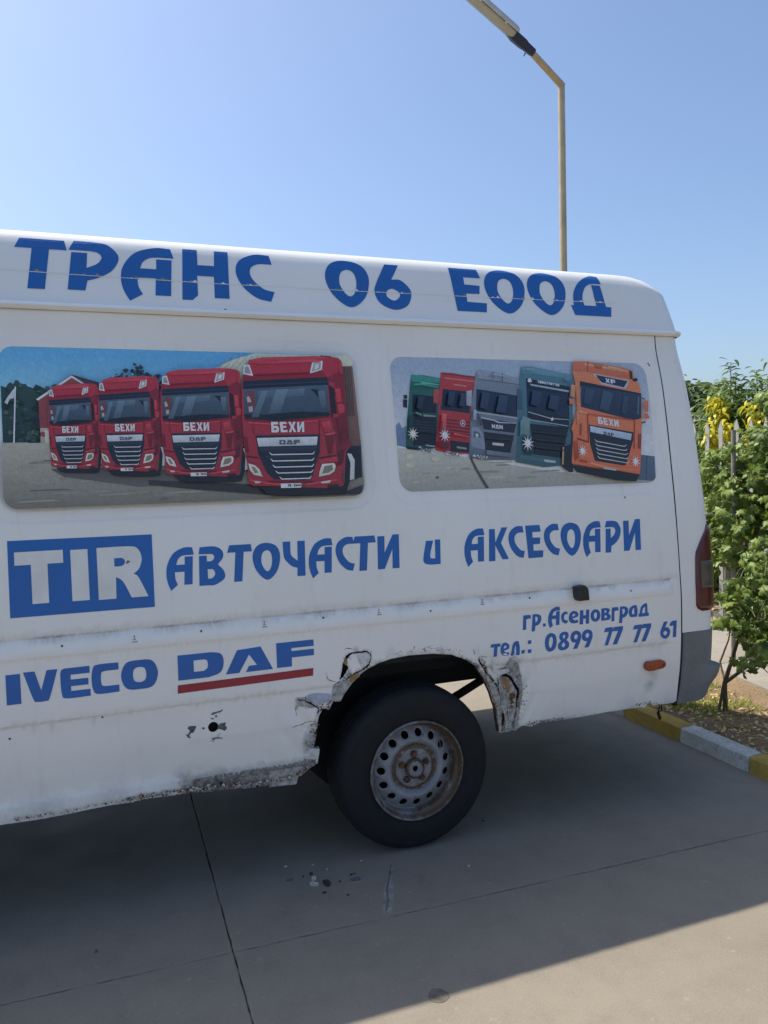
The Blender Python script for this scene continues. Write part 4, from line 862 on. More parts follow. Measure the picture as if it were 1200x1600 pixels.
W2 = [('А',0.2823,0.3861,1.1769,1.3340),('В',0.4009,0.4993,1.1870,1.3318),('Т',0.5108,0.6072,1.1921,1.3327),('О',0.6076,0.7167,1.1905,1.3340),('Ч',0.7300,0.8197,1.1958,1.3337),('А',0.8311,0.9344,1.1816,1.3364),('С',0.9450,1.0239,1.1998,1.3371),('Т',1.0195,1.1190,1.1976,1.3376),('И',1.1222,1.2228,1.1982,1.3371),('и',1.3278,1.4103,1.2018,1.3049),('А',1.5199,1.6214,1.1800,1.3400),('К',1.6350,1.7358,1.1971,1.3396),('С',1.7379,1.8166,1.2008,1.3405),('Е',1.8266,1.9116,1.1976,1.3415),('С',1.9187,1.9986,1.2000,1.3412),('О',2.0057,2.1144,1.1939,1.3434),('А',2.1233,2.2255,1.1822,1.3421),('Р',2.2424,2.3352,1.1960,1.3410),('И',2.3465,2.4478,1.1975,1.3417)]
word('side_lettering', W2, BLUE, .0011, sidey, 'blue lettering below the window pictures')
tq = [(-0.2494,1.393),(0.2371,1.39),(0.2355,1.123),(-0.2503,1.125)]
b = B(); b.add(*lay([tq], .0011, sidey, .06)); o = b.make('blue_sign_panel', BLUE, van)
W3 = [('T',-0.2292,-0.0709,1.1683,1.3521),('I',-0.0462,0.0116,1.1671,1.3496),('R',0.0424,0.2143,1.1643,1.3512)]
word('panel_lettering', W3, WHITEV, .0016, sidey, 'white letters on the blue square')
W4 = [('I',-0.2740,-0.2277,0.8245,0.9298),('V',-0.2180,-0.1068,0.8242,0.9330),('E',-0.0978,-0.0003,0.8241,0.9323),('C',0.0046,0.0982,0.8265,0.9336),('O',0.1054,0.2353,0.8265,0.9342),('D',0.3074,0.4775,0.8403,0.9349),('A',0.4839,0.6667,0.8432,0.9361),('F',0.6828,0.8335,0.8445,0.9419)]
word('lower_lettering', W4, BLUE, .0012, sidey, 'blue truck brand names on the lower side')
b = B(); b.add(*lay([[(0.3044,0.8228),(0.8289,0.8283),(0.8266,0.7977),(0.3031,0.7914)]], .0012, sidey, .06)); b.make('underline_stripe', RED, van)
W5 = [('г',1.7857,1.8294,0.8844,0.9495),('р',1.8294,1.8797,0.8740,0.9494),('.',1.8880,1.9028,0.8905,0.9043),('А',1.9153,1.9803,0.8798,0.9719),('с',1.9840,2.0190,0.8942,0.9462),('е',2.0241,2.0768,0.8895,0.9461),('н',2.0803,2.1353,0.8811,0.9453),('о',2.1417,2.1940,0.8860,0.9429),('в',2.1983,2.2511,0.8868,0.9432),('г',2.2547,2.2963,0.8784,0.9431),('р',2.2963,2.3476,0.8666,0.9429),('а',2.3516,2.4024,0.8884,0.9423),('д',2.4062,2.4667,0.8859,0.9456),('т',1.6223,1.6741,0.7822,0.8383),('е',1.6726,1.7170,0.7806,0.8390),('л',1.7218,1.7683,0.7742,0.8383),('.',1.7745,1.7939,0.7812,0.7972),('.',1.8093,1.8278,0.8204,0.8364),('.',1.8086,1.8271,0.7798,0.7959),('0',1.8960,1.9576,0.7743,0.8580),('8',1.9627,2.0240,0.7734,0.8572),('9',2.0302,2.0883,0.7733,0.8553),('9',2.0911,2.1506,0.7732,0.8551),('7',2.2120,2.2615,0.7703,0.8523),('7',2.2563,2.3188,0.7701,0.8518),('7',2.3732,2.4261,0.7676,0.8491),('7',2.4188,2.4797,0.7673,0.8497),('6',2.5320,2.5904,0.7667,0.8491),('1',2.5867,2.6304,0.7686,0.8489)]
word('contact_lettering', W5, BLUE, .0012, sidey, 'small blue town name and telephone number')
# worn seam running through the roof letters, with chips of vinyl lost along it
seam = [(-0.2387,2.369),(-0.001277,2.365),(0.2623,2.363),(0.5432,2.361),(0.8301,2.363),(1.136,2.364),(1.557,2.368),(1.984,2.373),(2.458,2.379)]
b = B(); sp = densify(seam, .03, False); 
for i in range(len(sp)-1):
    (xa, za), (xb, zb) = sp[i], sp[i+1]; h = .0012
    b.add(*lay([[(xa, za-h), (xb, zb-h), (xb, zb+h*random.uniform(.4, 1)), (xa, za+h)]], .0024, roofy, .018))
b.make('roof_seam_sealant', WHITEV, van)
CHIP = simple('weathered_film_edge', (.30, .27, .22), .8, .25, 60, .2); b = B(); b2 = B(); fine = densify(seam, .012, False)
for i, (xa, za) in enumerate(fine):
    for (ch, x0, x1, z0, z1) in W1:
        if not (x0 < xa < x1): continue
        o_ = [(x0+p[0]*(x1-x0), z0+p[1]*(z1-z0)) for p in curve(G[ch][0])]
        if not inpoly(np.array([xa+.008]), np.array([za]), o_)[0]: continue
        if len(G[ch]) > 1 and inpoly(np.array([xa+.008]), np.array([za]), [(x0+p[0]*(x1-x0), z0+p[1]*(z1-z0)) for p in curve(G[ch][1])])[0]: continue
        if random.random() < .62:
            w_ = random.uniform(.012, .024); h = random.uniform(.003, .013)
            q = [(xa, za-.001), (xa+w_, za-.001), (xa+w_*.85, za+h*.3), (xa+w_*random.uniform(.3, .6), za+h), (xa+w_*.15, za+h*.5)]
            (b if random.random() < .72 else b2).add(*lay([q], .0021+.0001*(i % 3), roofy, .018))
b.make('film_chip', CHIP, van)['kind'] = 'stuff'; b2.make('film_chip', WHITEV, van)['kind'] = 'stuff'
# faint stamped clip marks in the rub strip, chips beside the round hole, chip in the R
b = B()
for (x, z) in [(0.1555,1.011),(0.6376,1.019),(1.113,1.023),(1.587,1.025)]:
    for dx, dz, w_, h in ((0, .010, .004, .012), (-.004, .0, .012, .003), (-.008, -.008, .022, .003)):
        b.add(*lay([[(x+dx, z+dz-h/2), (x+dx+w_, z+dz-h/2), (x+dx+w_*.9, z+dz+h/2), (x+dx+.001, z+dz+h/2)]], .0012, sidey))
b.make('clip_mark', CHIP, van)
BARE = simple('bare_grey_primer', (.16, .165, .175), .8, .3, 70, .4)
b = B()
b.add(*lay([jagged([(0.3372,0.6575),(0.3448,0.6598),(0.3546,0.6584),(0.3676,0.6565),(0.3629,0.6456),(0.3549,0.6328),(0.3462,0.6318),(0.3394,0.6212),(0.3479,0.6129),(0.3349,0.6149),(0.3256,0.6326),(0.332,0.627),(0.3409,0.635),(0.3422,0.644),(0.3348,0.6498)], .0005, .004)], .0012, sidey))
b.add(*lay([jagged([(0.4472,0.6447),(0.4611,0.6492),(0.4758,0.6557),(0.4779,0.6519),(0.4744,0.6442),(0.482,0.6349),(0.4796,0.627),(0.4717,0.6227),(0.4628,0.6283),(0.4474,0.6341)], .0005, .004)], .0012, sidey))
b.add(*lay([jagged([(0.4211,0.5993),(0.4355,0.6013),(0.4633,0.5965),(0.4638,0.5898),(0.4588,0.5935),(0.4365,0.5955),(0.4313,0.5887),(0.4265,0.5949)], .0004, .004)], .0012, sidey))
b.add(*lay([[(0.4235,0.6946),(0.4314,0.7008),(0.4492,0.7025),(0.4603,0.7044),(0.4672,0.7092),(0.467,0.7035),(0.4613,0.699),(0.449,0.6975),(0.4367,0.6939),(0.4262,0.6907)]], .0013, sidey))
b.add(*lay([[(0.3881,0.6465),(0.3936,0.6484),(0.3985,0.6437),(0.3944,0.639),(0.3897,0.6404)]], .0013, sidey))
b.add(*lay([[(0.4198,0.6808),(0.4286,0.6789),(0.4356,0.6762),(0.4328,0.6738),(0.4262,0.6743)]], .0013, sidey)); b.add(*lay([[(0.4377,0.688),(0.4454,0.688),(0.4462,0.6775),(0.4437,0.6825),(0.4407,0.6778)]], .0013, sidey))
b.add(*lay([[(0.1467,1.3),(0.1578,1.297),(0.1485,1.289),(0.1395,1.289)]], .002, sidey)); b.add(*lay([[(2.721,0.8315),(2.727,0.8372),(2.733,0.8085),(2.713,0.8073)]], .0016, sidey)) if False else None
b.make('paint_chip', BARE, van)

# loose flakes, bare spots and hairline cracks of the rotten arch and sill
al_ = [(0.8455,0.4482),(0.8425,0.5038),(0.8367,0.546),(0.8419,0.586),(0.8661,0.6443),(0.9067,0.6867),(0.942,0.6979),(0.9752,0.7361),(1.006,0.7642),(1.051,0.7906)]
scatter(al_, 420, .008, (4, 4, 2.5, 3, 5, 3, 1), .0018, .009); scatter(al_, 120, .022, (3, 1.5, 1.5, 1.5, 2.5, 1, .5), .0015, .006)
sl_ = [(0.1113,0.405),(0.2265,0.4068),(0.3448,0.4059),(0.4542,0.3993),(0.5664,0.3843),(0.6689,0.385),(0.7473,0.3904),(0.7949,0.4153)]
scatter(sl_, 520, .0045, (3, 3, 3, 1.6, 4, 4, 1), .0018, .010, .004)
scatter([(-0.2784,0.4025),(-0.0666,0.4033),(0.1114,0.4076),(0.2264,0.4042)], 130, .0035, (0, 1.5, 2.5, 1.2, 4, 1, .8), .0015, .006, .003)
ar_ = [(1.578,0.7787),(1.609,0.7129),(1.642,0.6284),(1.665,0.5371),(1.686,0.4504)]
scatter(ar_, 300, .0065, (4, 5, 2.5, 2.5, 4, 3, .8), .0018, .008)
scatter([(1.682,0.6754),(1.715,0.6188),(1.734,0.5572),(1.738,0.4966),(1.728,0.444)], 380, .011, (5, 6, 2.5, 3, 3.5, 3, .6), .0018, .009); scatter([(1.768,0.685),(1.79,0.6238),(1.783,0.5504),(1.766,0.4625)], 110, .010, (1, 1, 3, 1, 2, 1, 2), .0013, .005)
scatter([(1.813,0.4464),(1.906,0.4478),(2.008,0.4452)], 130, .004, (0, 1, 2, 2, 3, 1, 2), .0015, .006, .003); scatter([(2.381,0.4483),(2.481,0.4537),(2.55,0.4441)], 50, .004, (0, 0, 2, 1, 3, 1, 2), .0015, .005, .004)
scatter([(1.13,0.8292),(1.244,0.8459),(1.391,0.8381),(1.511,0.803)], 90, .006, (0, 1, 2, 1, 3, 0, 1), .0012, .0045, .006)
for c in ([(0.882,0.8042),(0.8829,0.7874),(0.8885,0.7748),(0.9005,0.7661),(0.9226,0.7586)], [(0.7361,0.5989),(0.7576,0.6016),(0.7792,0.6023),(0.7912,0.6074),(0.8106,0.6095),(0.8242,0.6124)], [(0.7575,0.684),(0.7544,0.6652),(0.7569,0.6407)], [(0.795,0.7172),(0.7933,0.7031)], [(0.9586,0.8859),(0.9688,0.891),(0.9887,0.8899),(0.9975,0.8841)],
          [(1.622,0.7568),(1.625,0.7374),(1.636,0.7262),(1.655,0.7205),(1.677,0.7257),(1.71,0.7243)], [(1.653,0.6998),(1.672,0.6996),(1.691,0.7008),(1.698,0.7094),(1.72,0.7025)], [(1.761,0.601),(1.773,0.6061),(1.78,0.6162)], [(1.776,0.5568),(1.785,0.5622),(1.796,0.5643)], [(1.567,0.7926),(1.578,0.7934),(1.597,0.7859),(1.606,0.7874)], [(1.748,0.6839),(1.76,0.6751),(1.764,0.6658)], [(1.768,0.4833),(1.762,0.4661),(1.77,0.4445)], [(1.704,0.5732),(1.711,0.5456),(1.709,0.5189),(1.715,0.4865)], [(1.722,0.6061),(1.733,0.5871),(1.73,0.5653),(1.736,0.5331),(1.732,0.5155)]): crack(c)
for c in ([(1.542,0.8287),(1.543,0.8162),(1.547,0.8032)], [(1.653,0.6912),(1.661,0.6665),(1.668,0.6308)], [(0.9449,0.7631),(0.9299,0.7577),(0.915,0.7499),(0.9087,0.7314)], [(0.8329,0.6713),(0.8497,0.6568),(0.8398,0.6337)]): crack(c, .002)

# ================================================================== WINDOW PICTURES (printed film)
KG = 1.95
def rgb(c): return tuple(min(.85, lin(v/255)*KG) for v in c)
def clip(sub, cl):
    out = list(sub); n = len(cl)
    for i in range(n):
        a = cl[i]; b_ = cl[(i+1) % n]; inp = out; out = []
        if not inp: break
        f = lambda p: (b_[0]-a[0])*(p[1]-a[1])-(b_[1]-a[1])*(p[0]-a[0])
        for k in range(len(inp)):
            p = inp[k-1]; q = inp[k]; fp, fq = f(p), f(q)
            if (fp >= 0) != (fq >= 0): t = fp/(fp-fq); out.append((p[0]+(q[0]-p[0])*t, p[1]+(q[1]-p[1])*t))
            if fq >= 0: out.append(q)
    return out
class Art:
    def __init__(s, cl): s.V = []; s.F = []; s.C = []; s.cl = cl; s.k = 0
    def p(s, col, pts_, col2=None, curved=False):
        if curved: pts_ = curve(pts_)
        q = clip([(x, z) for x, z in pts_], s.cl)
        if len(q) < 3: return
        r = [q[0]]
        for c in q[1:]:
            if math.dist(c, r[-1]) > 1e-5: r.append(c)
        if len(r) > 2 and math.dist(r[0], r[-1]) < 1e-5: r.pop()
        if len(r) < 3: return
        V, T = lay([r], .0010+.00007*s.k, sidey, .07); s.k += 1; n = len(s.V)
        s.V += V; s.F += [tuple(i+n for i in t) for t in T]
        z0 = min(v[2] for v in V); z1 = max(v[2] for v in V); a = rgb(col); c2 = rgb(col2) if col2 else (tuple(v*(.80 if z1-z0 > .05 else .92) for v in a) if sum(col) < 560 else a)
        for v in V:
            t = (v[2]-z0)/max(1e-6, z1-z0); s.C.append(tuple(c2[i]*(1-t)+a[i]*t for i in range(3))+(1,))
    def make(s, name, label):
        o = mk(name, s.V, s.F, PRINT, van); ca_ = o.data.color_attributes.new('Col', 'FLOAT_COLOR', 'POINT')
        ca_.data.foreach_set('color', np.array(s.C, np.float32).ravel()); o['label'] = label; return o
def rrect(i, e=0):
    x0, x1, z0, z1, r = WIN[i]; lp = []
    for cx, cz, a0 in ((x1-r, z1-r, 0), (x0+r, z1-r, 90), (x0+r, z0+r, 180), (x1-r, z0+r, 270)):
        for q in range(9): a = math.radians(a0+q*90/8); lp.append((cx+(r+e)*math.cos(a), cz+(r+e)*math.sin(a)))
    return lp
# --- left picture
A = Art(rrect(0))
A.p((110,160,192), [(-.3,1.5),(1.1,1.5),(1.1,2.1),(-.3,2.1)]); A.C = [(*[rgb((78,142,176))[i]*t+rgb((128,172,200))[i]*(1-t) for i in range(3)],1) for t in [min(1, max(0, (v[2]-1.80)/.26)) for v in A.V]]
def blobtop(x0, x1, z0, f, n=40, amp=.012):
    return [(x0, z0)]+[(x1 if False else x0+(x1-x0)*q/n, f(q/n)+random.uniform(-amp, amp)) for q in range(n+1)]+[(x1, z0)]
A.p((40,62,56), blobtop(-.25, .12, 1.62, lambda t: 1.935+.02*math.sin(t*9)-.01*t, 46)[::-1], (22,34,36))
for q in range(150): x = random.uniform(-.24, .10); z = random.uniform(1.68, 1.945); s_ = random.uniform(.004, .014); A.p(random.choice([(58,84,66), (30,48,46), (48,72,60), (24,38,40)]), [(x+s_*math.cos(a)*random.uniform(.6, 1.2), z+s_*math.sin(a)*random.uniform(.6, 1.1)) for a in np.arange(0, 6.2, .9)])
for q in range(150):
    t_ = random.random(); x = .075+t_*.25; top = float(np.interp(t_, [0, .2, .42, .5, .62, .72, .9, 1], [1.93, 1.975, 2.01, 2.045, 2.02, 1.985, 1.985, 1.93])); z = random.uniform(1.90, top); s_ = random.uniform(.004, .013)
    A.p(random.choice([(40,52,46), (34,46,42), (52,66,56), (28,40,38)]), [(x+s_*math.cos(a)*random.uniform(.5, 1.3), z+s_*math.sin(a)*random.uniform(.5, 1.2)) for a in np.arange(0, 6.2, 1.0)])
for q in range(16): x = random.uniform(.12, .29); z = random.uniform(1.93, 1.99); s_ = random.uniform(.002, .005); A.p(random.choice([(66,86,70), (150,170,180)]), [(x+s_*math.cos(a)*random.uniform(.5, 1.2), z+s_*math.sin(a)*random.uniform(.5, 1.1)) for a in np.arange(0, 6.2, 1.0)])
L = lambda pts_: pts_
A.p((120,52,50), [(-0.1278,1.891),(-0.01293,1.974),(0.03627,1.949),(0.08769,1.903),(0.07926,1.726),(-0.1267,1.729)], (110,45,44))
A.p((150,140,124), [(-0.1258,1.787),(-0.09105,1.787),(-0.09349,1.728),(-0.1267,1.729)]); A.p((175,168,152), [(-0.1119,1.779),(-0.09397,1.779),(-0.09587,1.733),(-0.1112,1.733)])
A.p((58,50,52), [(-0.1355,1.891),(-0.01414,1.983),(0.07941,1.955),(0.08424,1.944),(0.02549,1.946),(-0.01029,1.974),(-0.1306,1.885)]); A.p((190,196,200), [(-0.1355,1.891),(-0.01426,1.98),(0.02833,1.95),(0.02031,1.949),(-0.01358,1.971),(-0.129,1.886)])
A.p((104,72,62), [(-0.2589,1.735),(-0.09326,1.734),(-0.09484,1.696),(-0.2603,1.698)], (88,56,50)); A.p((120,118,110), [(-0.2564,1.737),(-0.1668,1.737),(-0.1655,1.733),(-0.2565,1.733)])
for q in range(4): A.p((70,46,42), [(-0.1646,1.73),(-0.09349,1.728),(-0.09356,1.727),(-0.1647,1.728)]) if q == 0 else A.p((70,46,42), [(x, z-.011*q) for x, z in [(-0.1646,1.73),(-0.09349,1.728),(-0.09356,1.727),(-0.1647,1.728)]])
A.p((205,205,195), [(-0.2031,1.936),(-0.1991,1.936),(-0.2104,1.736),(-0.2154,1.736)]); A.p((165,172,178), [(-0.2032,1.932),(-0.2025,1.896),(-0.2212,1.89),(-0.2293,1.871),(-0.238,1.879),(-0.2311,1.893),(-0.2179,1.912)])
A.p((146,140,126), [(-.3,1.4),(1.1,1.4),(1.1,1.73),(-.3,1.735)], (98,94,84))
for q in range(34):
    x = random.uniform(-.25, .75); z = random.uniform(1.51, 1.70); l_ = random.uniform(.03, .16); h = random.uniform(.002, .006); A.p(random.choice([(118,112,102), (88,84,78), (128,122,112)]), [(x, z-h), (x+l_, z-h*.5), (x+l_*.8, z+h), (x+.01, z+h*.6)])
A.p((66,64,62), [(-0.09721,1.64),(0.09665,1.64),(0.3731,1.622),(0.3701,1.569),(0.2018,1.569),(-0.05217,1.611)], (84,80,74))
# shed behind the largest truck
A.p((186,178,150), [(0.5077,2.016),(0.5706,2.049),(0.6656,2.08),(1.075,2.081),(1.073,2.038),(1.016,2.033),(0.9799,1.865),(0.4974,1.864)], (160,150,130))
for q in range(9): A.p((150,142,120), [(x+q*.022, z) for x, z in [(0.5197,2.017),(0.5233,2.017),(0.5725,2.07),(0.5694,2.07)]])
A.p((26,28,34), [(0.9344,2.079),(0.984,2.077),(0.9734,2.072),(0.9436,2.072)])
A.p((112,84,72), [(1.012,2.034),(1.069,2.038),(1.074,1.827),(1.003,1.826)])
for q in range(7): A.p((66,50,46), [(x+q*.0068, z) for x, z in [(1.018,2.032),(1.022,2.032),(1.018,1.828),(1.014,1.828)]])
A.p((104,76,62), [(1.01,1.826),(1.074,1.828),(1.077,1.705),(1.007,1.703)]); A.p((28,32,44), [(1.007,1.705),(1.077,1.707),(1.072,1.578),(1.003,1.568)])
A.p((46,44,44), [(0.2353,1.591),(0.6529,1.56),(1.003,1.524),(1.072,1.547),(1.067,1.509),(0.761,1.511),(0.4028,1.551),(0.2344,1.574)])
RB = ((158,28,44), (120,20,34))
T4 = [
 ((24,24,28), [(0.6433,1.554),(0.6751,1.526),(0.7241,1.518),(0.9532,1.512),(0.9944,1.518),(1.01,1.561),(1.024,1.573),(1.047,1.573),(1.065,1.674),(1.005,1.681),(0.9623,1.547)], None),
 ((170,170,168), [(1.01,1.676),(1.028,1.674),(1.04,1.649),(1.032,1.573),(1.013,1.569),(1.021,1.637)], None),
 ((148,30,44), [(0.6067,1.984),(0.626,2.019),(0.6378,2.047),(0.6885,2.059),(0.9073,2.071),(0.9732,2.07),(1.006,2.065),(1.019,2.053),(1.021,1.994),(1.023,1.744),(1.032,1.712),(1.005,1.681),(0.9855,1.549),(0.962,1.543),(0.9097,1.541),(0.6771,1.556),(0.6222,1.558),(0.6035,1.568),(0.6036,1.646),(0.5967,1.682),(0.5942,1.767),(0.5931,1.816),(0.5988,1.926)], (128,22,36)),
 ((112,20,34), [(0.9538,1.983),(0.9993,2.007),(1.021,1.994),(1.023,1.744),(1.031,1.712),(1.002,1.687),(0.9789,1.682),(0.9653,1.676),(0.962,1.764),(0.95,1.821)], None),
 ((166,44,56), [(0.6376,2.045),(0.6884,2.058),(0.9072,2.07),(0.9531,2.069),(0.9453,2.058),(0.6871,2.044),(0.6428,2.035)], None),
 ((128,20,34), [(0.6478,1.985),(0.8799,1.998),(0.9306,2.015),(0.9507,1.985),(0.6065,1.965),(0.6093,1.987)], None),
 ((28,32,48), [(0.6064,1.964),(0.952,1.985),(0.9556,1.951),(0.6052,1.931)], None),
 ((62,78,92), [(0.6066,1.932),(0.9491,1.953),(0.9494,1.83),(0.725,1.81),(0.6038,1.82)], (44,56,68)),
 ((80,98,110), [(0.6589,1.926),(0.8553,1.938),(0.8465,1.909),(0.6628,1.895)], (62,78,92)),
 ((104,46,52), [(0.622,1.926),(0.649,1.926),(0.647,1.846),(0.6209,1.84)], None), ((150,150,140), [(0.6166,1.901),(0.6266,1.904),(0.6348,1.882),(0.6188,1.88)], None), ((140,140,132), [(0.6213,1.863),(0.6374,1.866),(0.6384,1.845),(0.6223,1.842)], None),
 ((20,24,34), [(0.6023,1.835),(0.6955,1.833),(0.8223,1.845),(0.949,1.841),(0.9493,1.828),(0.7249,1.808),(0.6036,1.818)], None),
 ((20,24,32), [(0.8758,1.936),(0.9132,1.932),(0.9164,1.908),(0.902,1.907),(0.8914,1.921)], None),
 ((186,188,190), [(0.6144,2.026),(0.6374,2.029),(0.6484,1.984),(0.6096,1.991)], None), ((128,120,118), [(0.6194,2.02),(0.633,2.021),(0.6403,1.992),(0.616,1.995)], None),
 ((196,196,192), [(0.8955,2.048),(0.9394,2.052),(0.9325,2.015),(0.8785,1.997)], None), ((140,134,128), [(0.9015,2.043),(0.932,2.046),(0.9264,2.018),(0.8883,2.005)], None), ((190,190,180), [(0.9074,2.037),(0.9234,2.039),(0.9174,2.021),(0.8997,2.014)], None),
 ((36,24,30), [(0.9544,1.953),(0.9763,1.939),(0.9776,1.837),(0.9552,1.821)], None),
 ((172,34,48), [(0.9796,1.939),(1.002,1.938),(1.003,1.885),(0.9825,1.881)], None), ((160,40,52), [(0.9833,1.874),(1.001,1.878),(1.015,1.868),(1.01,1.841),(0.9868,1.836)], None), ((140,28,40), [(0.9603,1.835),(0.9881,1.836),(0.9856,1.821),(0.9629,1.818)], None),
 ((90,14,26), [(0.6022,1.816),(0.7248,1.807),(0.9471,1.826),(0.9473,1.821),(0.7257,1.802),(0.6031,1.811)], None),
 ((90,14,26), [(0.9009,1.812),(0.9055,1.812),(0.8955,1.677),(0.891,1.677)], None), ((96,16,28), [(0.921,1.75),(0.9648,1.757),(0.9443,1.676),(0.9293,1.676)], None), ((170,52,62), [(0.9241,1.757),(0.9665,1.763),(0.9632,1.754),(0.9248,1.749)], None), ((96,16,28), [(0.5969,1.752),(0.6096,1.743),(0.6123,1.688),(0.6001,1.688)], None),
 ((60,10,20), [(0.6023,1.675),(0.6476,1.668),(0.6473,1.664),(0.602,1.67)], None), ((60,10,20), [(0.8893,1.662),(0.9617,1.672),(0.9613,1.667),(0.889,1.657)], None),
 ((24,30,42), [(0.6419,1.752),(0.9004,1.753),(0.891,1.677),(0.8561,1.584),(0.8255,1.575),(0.7035,1.582),(0.6774,1.607),(0.6484,1.681)], None),
 ((176,180,182), [(0.6462,1.742),(0.8907,1.745),(0.8844,1.711),(0.6502,1.709)], (150,155,158)),
]
# smaller printed detail: seams, reflections, roof fairing, mesh between the bars, steps and lamps
T4 += [
 ((88,108,120), [(0.6774,1.926),(0.7024,1.928),(0.6576,1.822),(0.6301,1.822)], (60,76,88)), ((92,112,124), [(0.7339,1.931),(0.7846,1.934),(0.7459,1.84),(0.6956,1.834)], (58,72,84)), ((84,100,112), [(0.9064,1.928),(0.9358,1.929),(0.9371,1.865),(0.9132,1.852)], (56,68,80)),
 ((30,36,48), [(0.6954,1.831),(0.7449,1.826),(0.7838,1.84),(0.7874,1.837),(0.7446,1.821),(0.6926,1.828)], None), ((30,36,48), [(0.7962,1.836),(0.847,1.832),(0.8997,1.846),(0.902,1.842),(0.8466,1.827),(0.7933,1.832)], None),
 ((44,50,64), [(0.6066,1.949),(0.9544,1.969),(0.9553,1.963),(0.6062,1.944)], None),
 ((176,62,72), [(0.6556,2.04),(0.9057,2.057),(0.9313,2.051),(0.9241,2.046),(0.6609,2.03)], (150,30,44)), ((104,16,28), [(0.6513,1.99),(0.8804,2.003),(0.8812,1.998),(0.6496,1.984)], None),
 ((172,48,60), [(0.6137,1.805),(0.7179,1.798),(0.897,1.811),(0.8966,1.806),(0.7175,1.792),(0.6133,1.798)], None), ((120,18,32), [(0.6333,1.807),(0.637,1.807),(0.6374,1.757),(0.6337,1.757)], None),
 ((168,44,56), [(0.9093,1.802),(0.9457,1.808),(0.9554,1.764),(0.9192,1.76)], (128,22,36)), ((100,16,28), [(0.9763,1.821),(1.017,1.827),(1.02,1.738),(0.9812,1.713)], (84,12,24)), ((150,40,52), [(1.005,2.053),(1.02,2.043),(1.019,1.994),(1.005,2)], None),
 ((70,14,24), [(0.9837,1.764),(0.9945,1.766),(0.9947,1.734),(0.9853,1.732)], None), ((76,14,26), [(0.969,1.682),(0.9996,1.694),(0.9888,1.637),(0.9616,1.625)], None),
 ((168,46,58), [(0.6057,1.585),(0.7025,1.566),(0.8276,1.561),(0.9579,1.575),(0.9587,1.569),(0.8272,1.554),(0.702,1.56),(0.6054,1.579)], None), ((84,14,26), [(0.6785,1.576),(0.8667,1.571),(0.8599,1.565),(0.6842,1.57)], None),
 ((120,22,36), [(0.6086,1.669),(0.6472,1.662),(0.6522,1.645),(0.6076,1.652)], (140,30,44)), ((160,36,50), [(0.888,1.652),(0.9645,1.665),(0.9695,1.644),(0.8908,1.637)], (130,24,38)),
 ((40,24,30), [(0.917,1.552),(0.963,1.556),(0.9651,1.541),(0.9226,1.539)], None), ((70,66,64), [(0.987,1.612),(0.995,1.613),(0.9898,1.562),(0.9816,1.558)], None),
 ((38,46,60), [(0.6499,1.704),(0.8841,1.707),(0.8876,1.683),(0.6558,1.681)], (20,26,38)), ((34,42,56), [(0.6724,1.672),(0.8672,1.668),(0.8586,1.656),(0.679,1.659)], (18,22,34)),
]
for y0_, xl, xr_ in ((692, 550, 838), (732, 556, 832), (771, 566, 828), (808, 582, 820), (846, 604, 806)):
    T4.append(((176,182,188), None, (y0_, xl, xr_)))
T4 += [
 ((196,188,164), [(0.9004,1.636),(0.9495,1.639),(0.9566,1.629),(0.9504,1.607),(0.9298,1.594),(0.8833,1.586),(0.8888,1.61)], None), ((110,100,84), [(0.9095,1.627),(0.9424,1.632),(0.9443,1.613),(0.9239,1.601),(0.8977,1.598)], None),
 ((190,184,160), [(0.6059,1.645),(0.6321,1.637),(0.6482,1.621),(0.6587,1.593),(0.625,1.601),(0.6109,1.619)], None), ((112,104,90), [(0.6161,1.634),(0.6305,1.63),(0.6437,1.608),(0.6279,1.608)], None),
 ((172,160,150), [(0.8909,1.567),(0.9314,1.571),(0.9275,1.561),(0.8929,1.559)], None), ((168,156,148), [(0.6234,1.577),(0.6478,1.576),(0.6484,1.568),(0.629,1.568)], None),
 ((214,214,208), [(0.7278,1.564),(0.81,1.564),(0.8094,1.546),(0.7278,1.547)], None),
]
X4a = [(0.5923,1.803),(1.031,1.801),(0.7648,2.066),(0.7241,1.518)]
cx0, cx1, cz1, cz0 = X4a[0][0], X4a[1][0], X4a[2][1], X4a[3][1]
def crop2(x, y):                                # metre position of a point of the largest truck's own drawing
    return (cx0+(x-395)/690*(cx1-cx0), cz1+(y-80)/885*(cz0-cz1))
def letters(A, s_, box, col, f):
    x0, y0, x1, y1 = box; n = len(s_); w_ = (x1-x0)/n
    for i, ch in enumerate(s_):
        if ch == ' ': continue
        for k, lp in enumerate(G[ch]):
            if k and ch not in ('D', 'Б', 'О', 'R'): continue
            c = col if k == 0 else (f.get('bg') if f.get('bg') else col)
            A.p(c, [f['m'](x0+i*w_+p[0]*w_*.88, y1+(y0-y1)*p[1]) for p in curve(lp)])
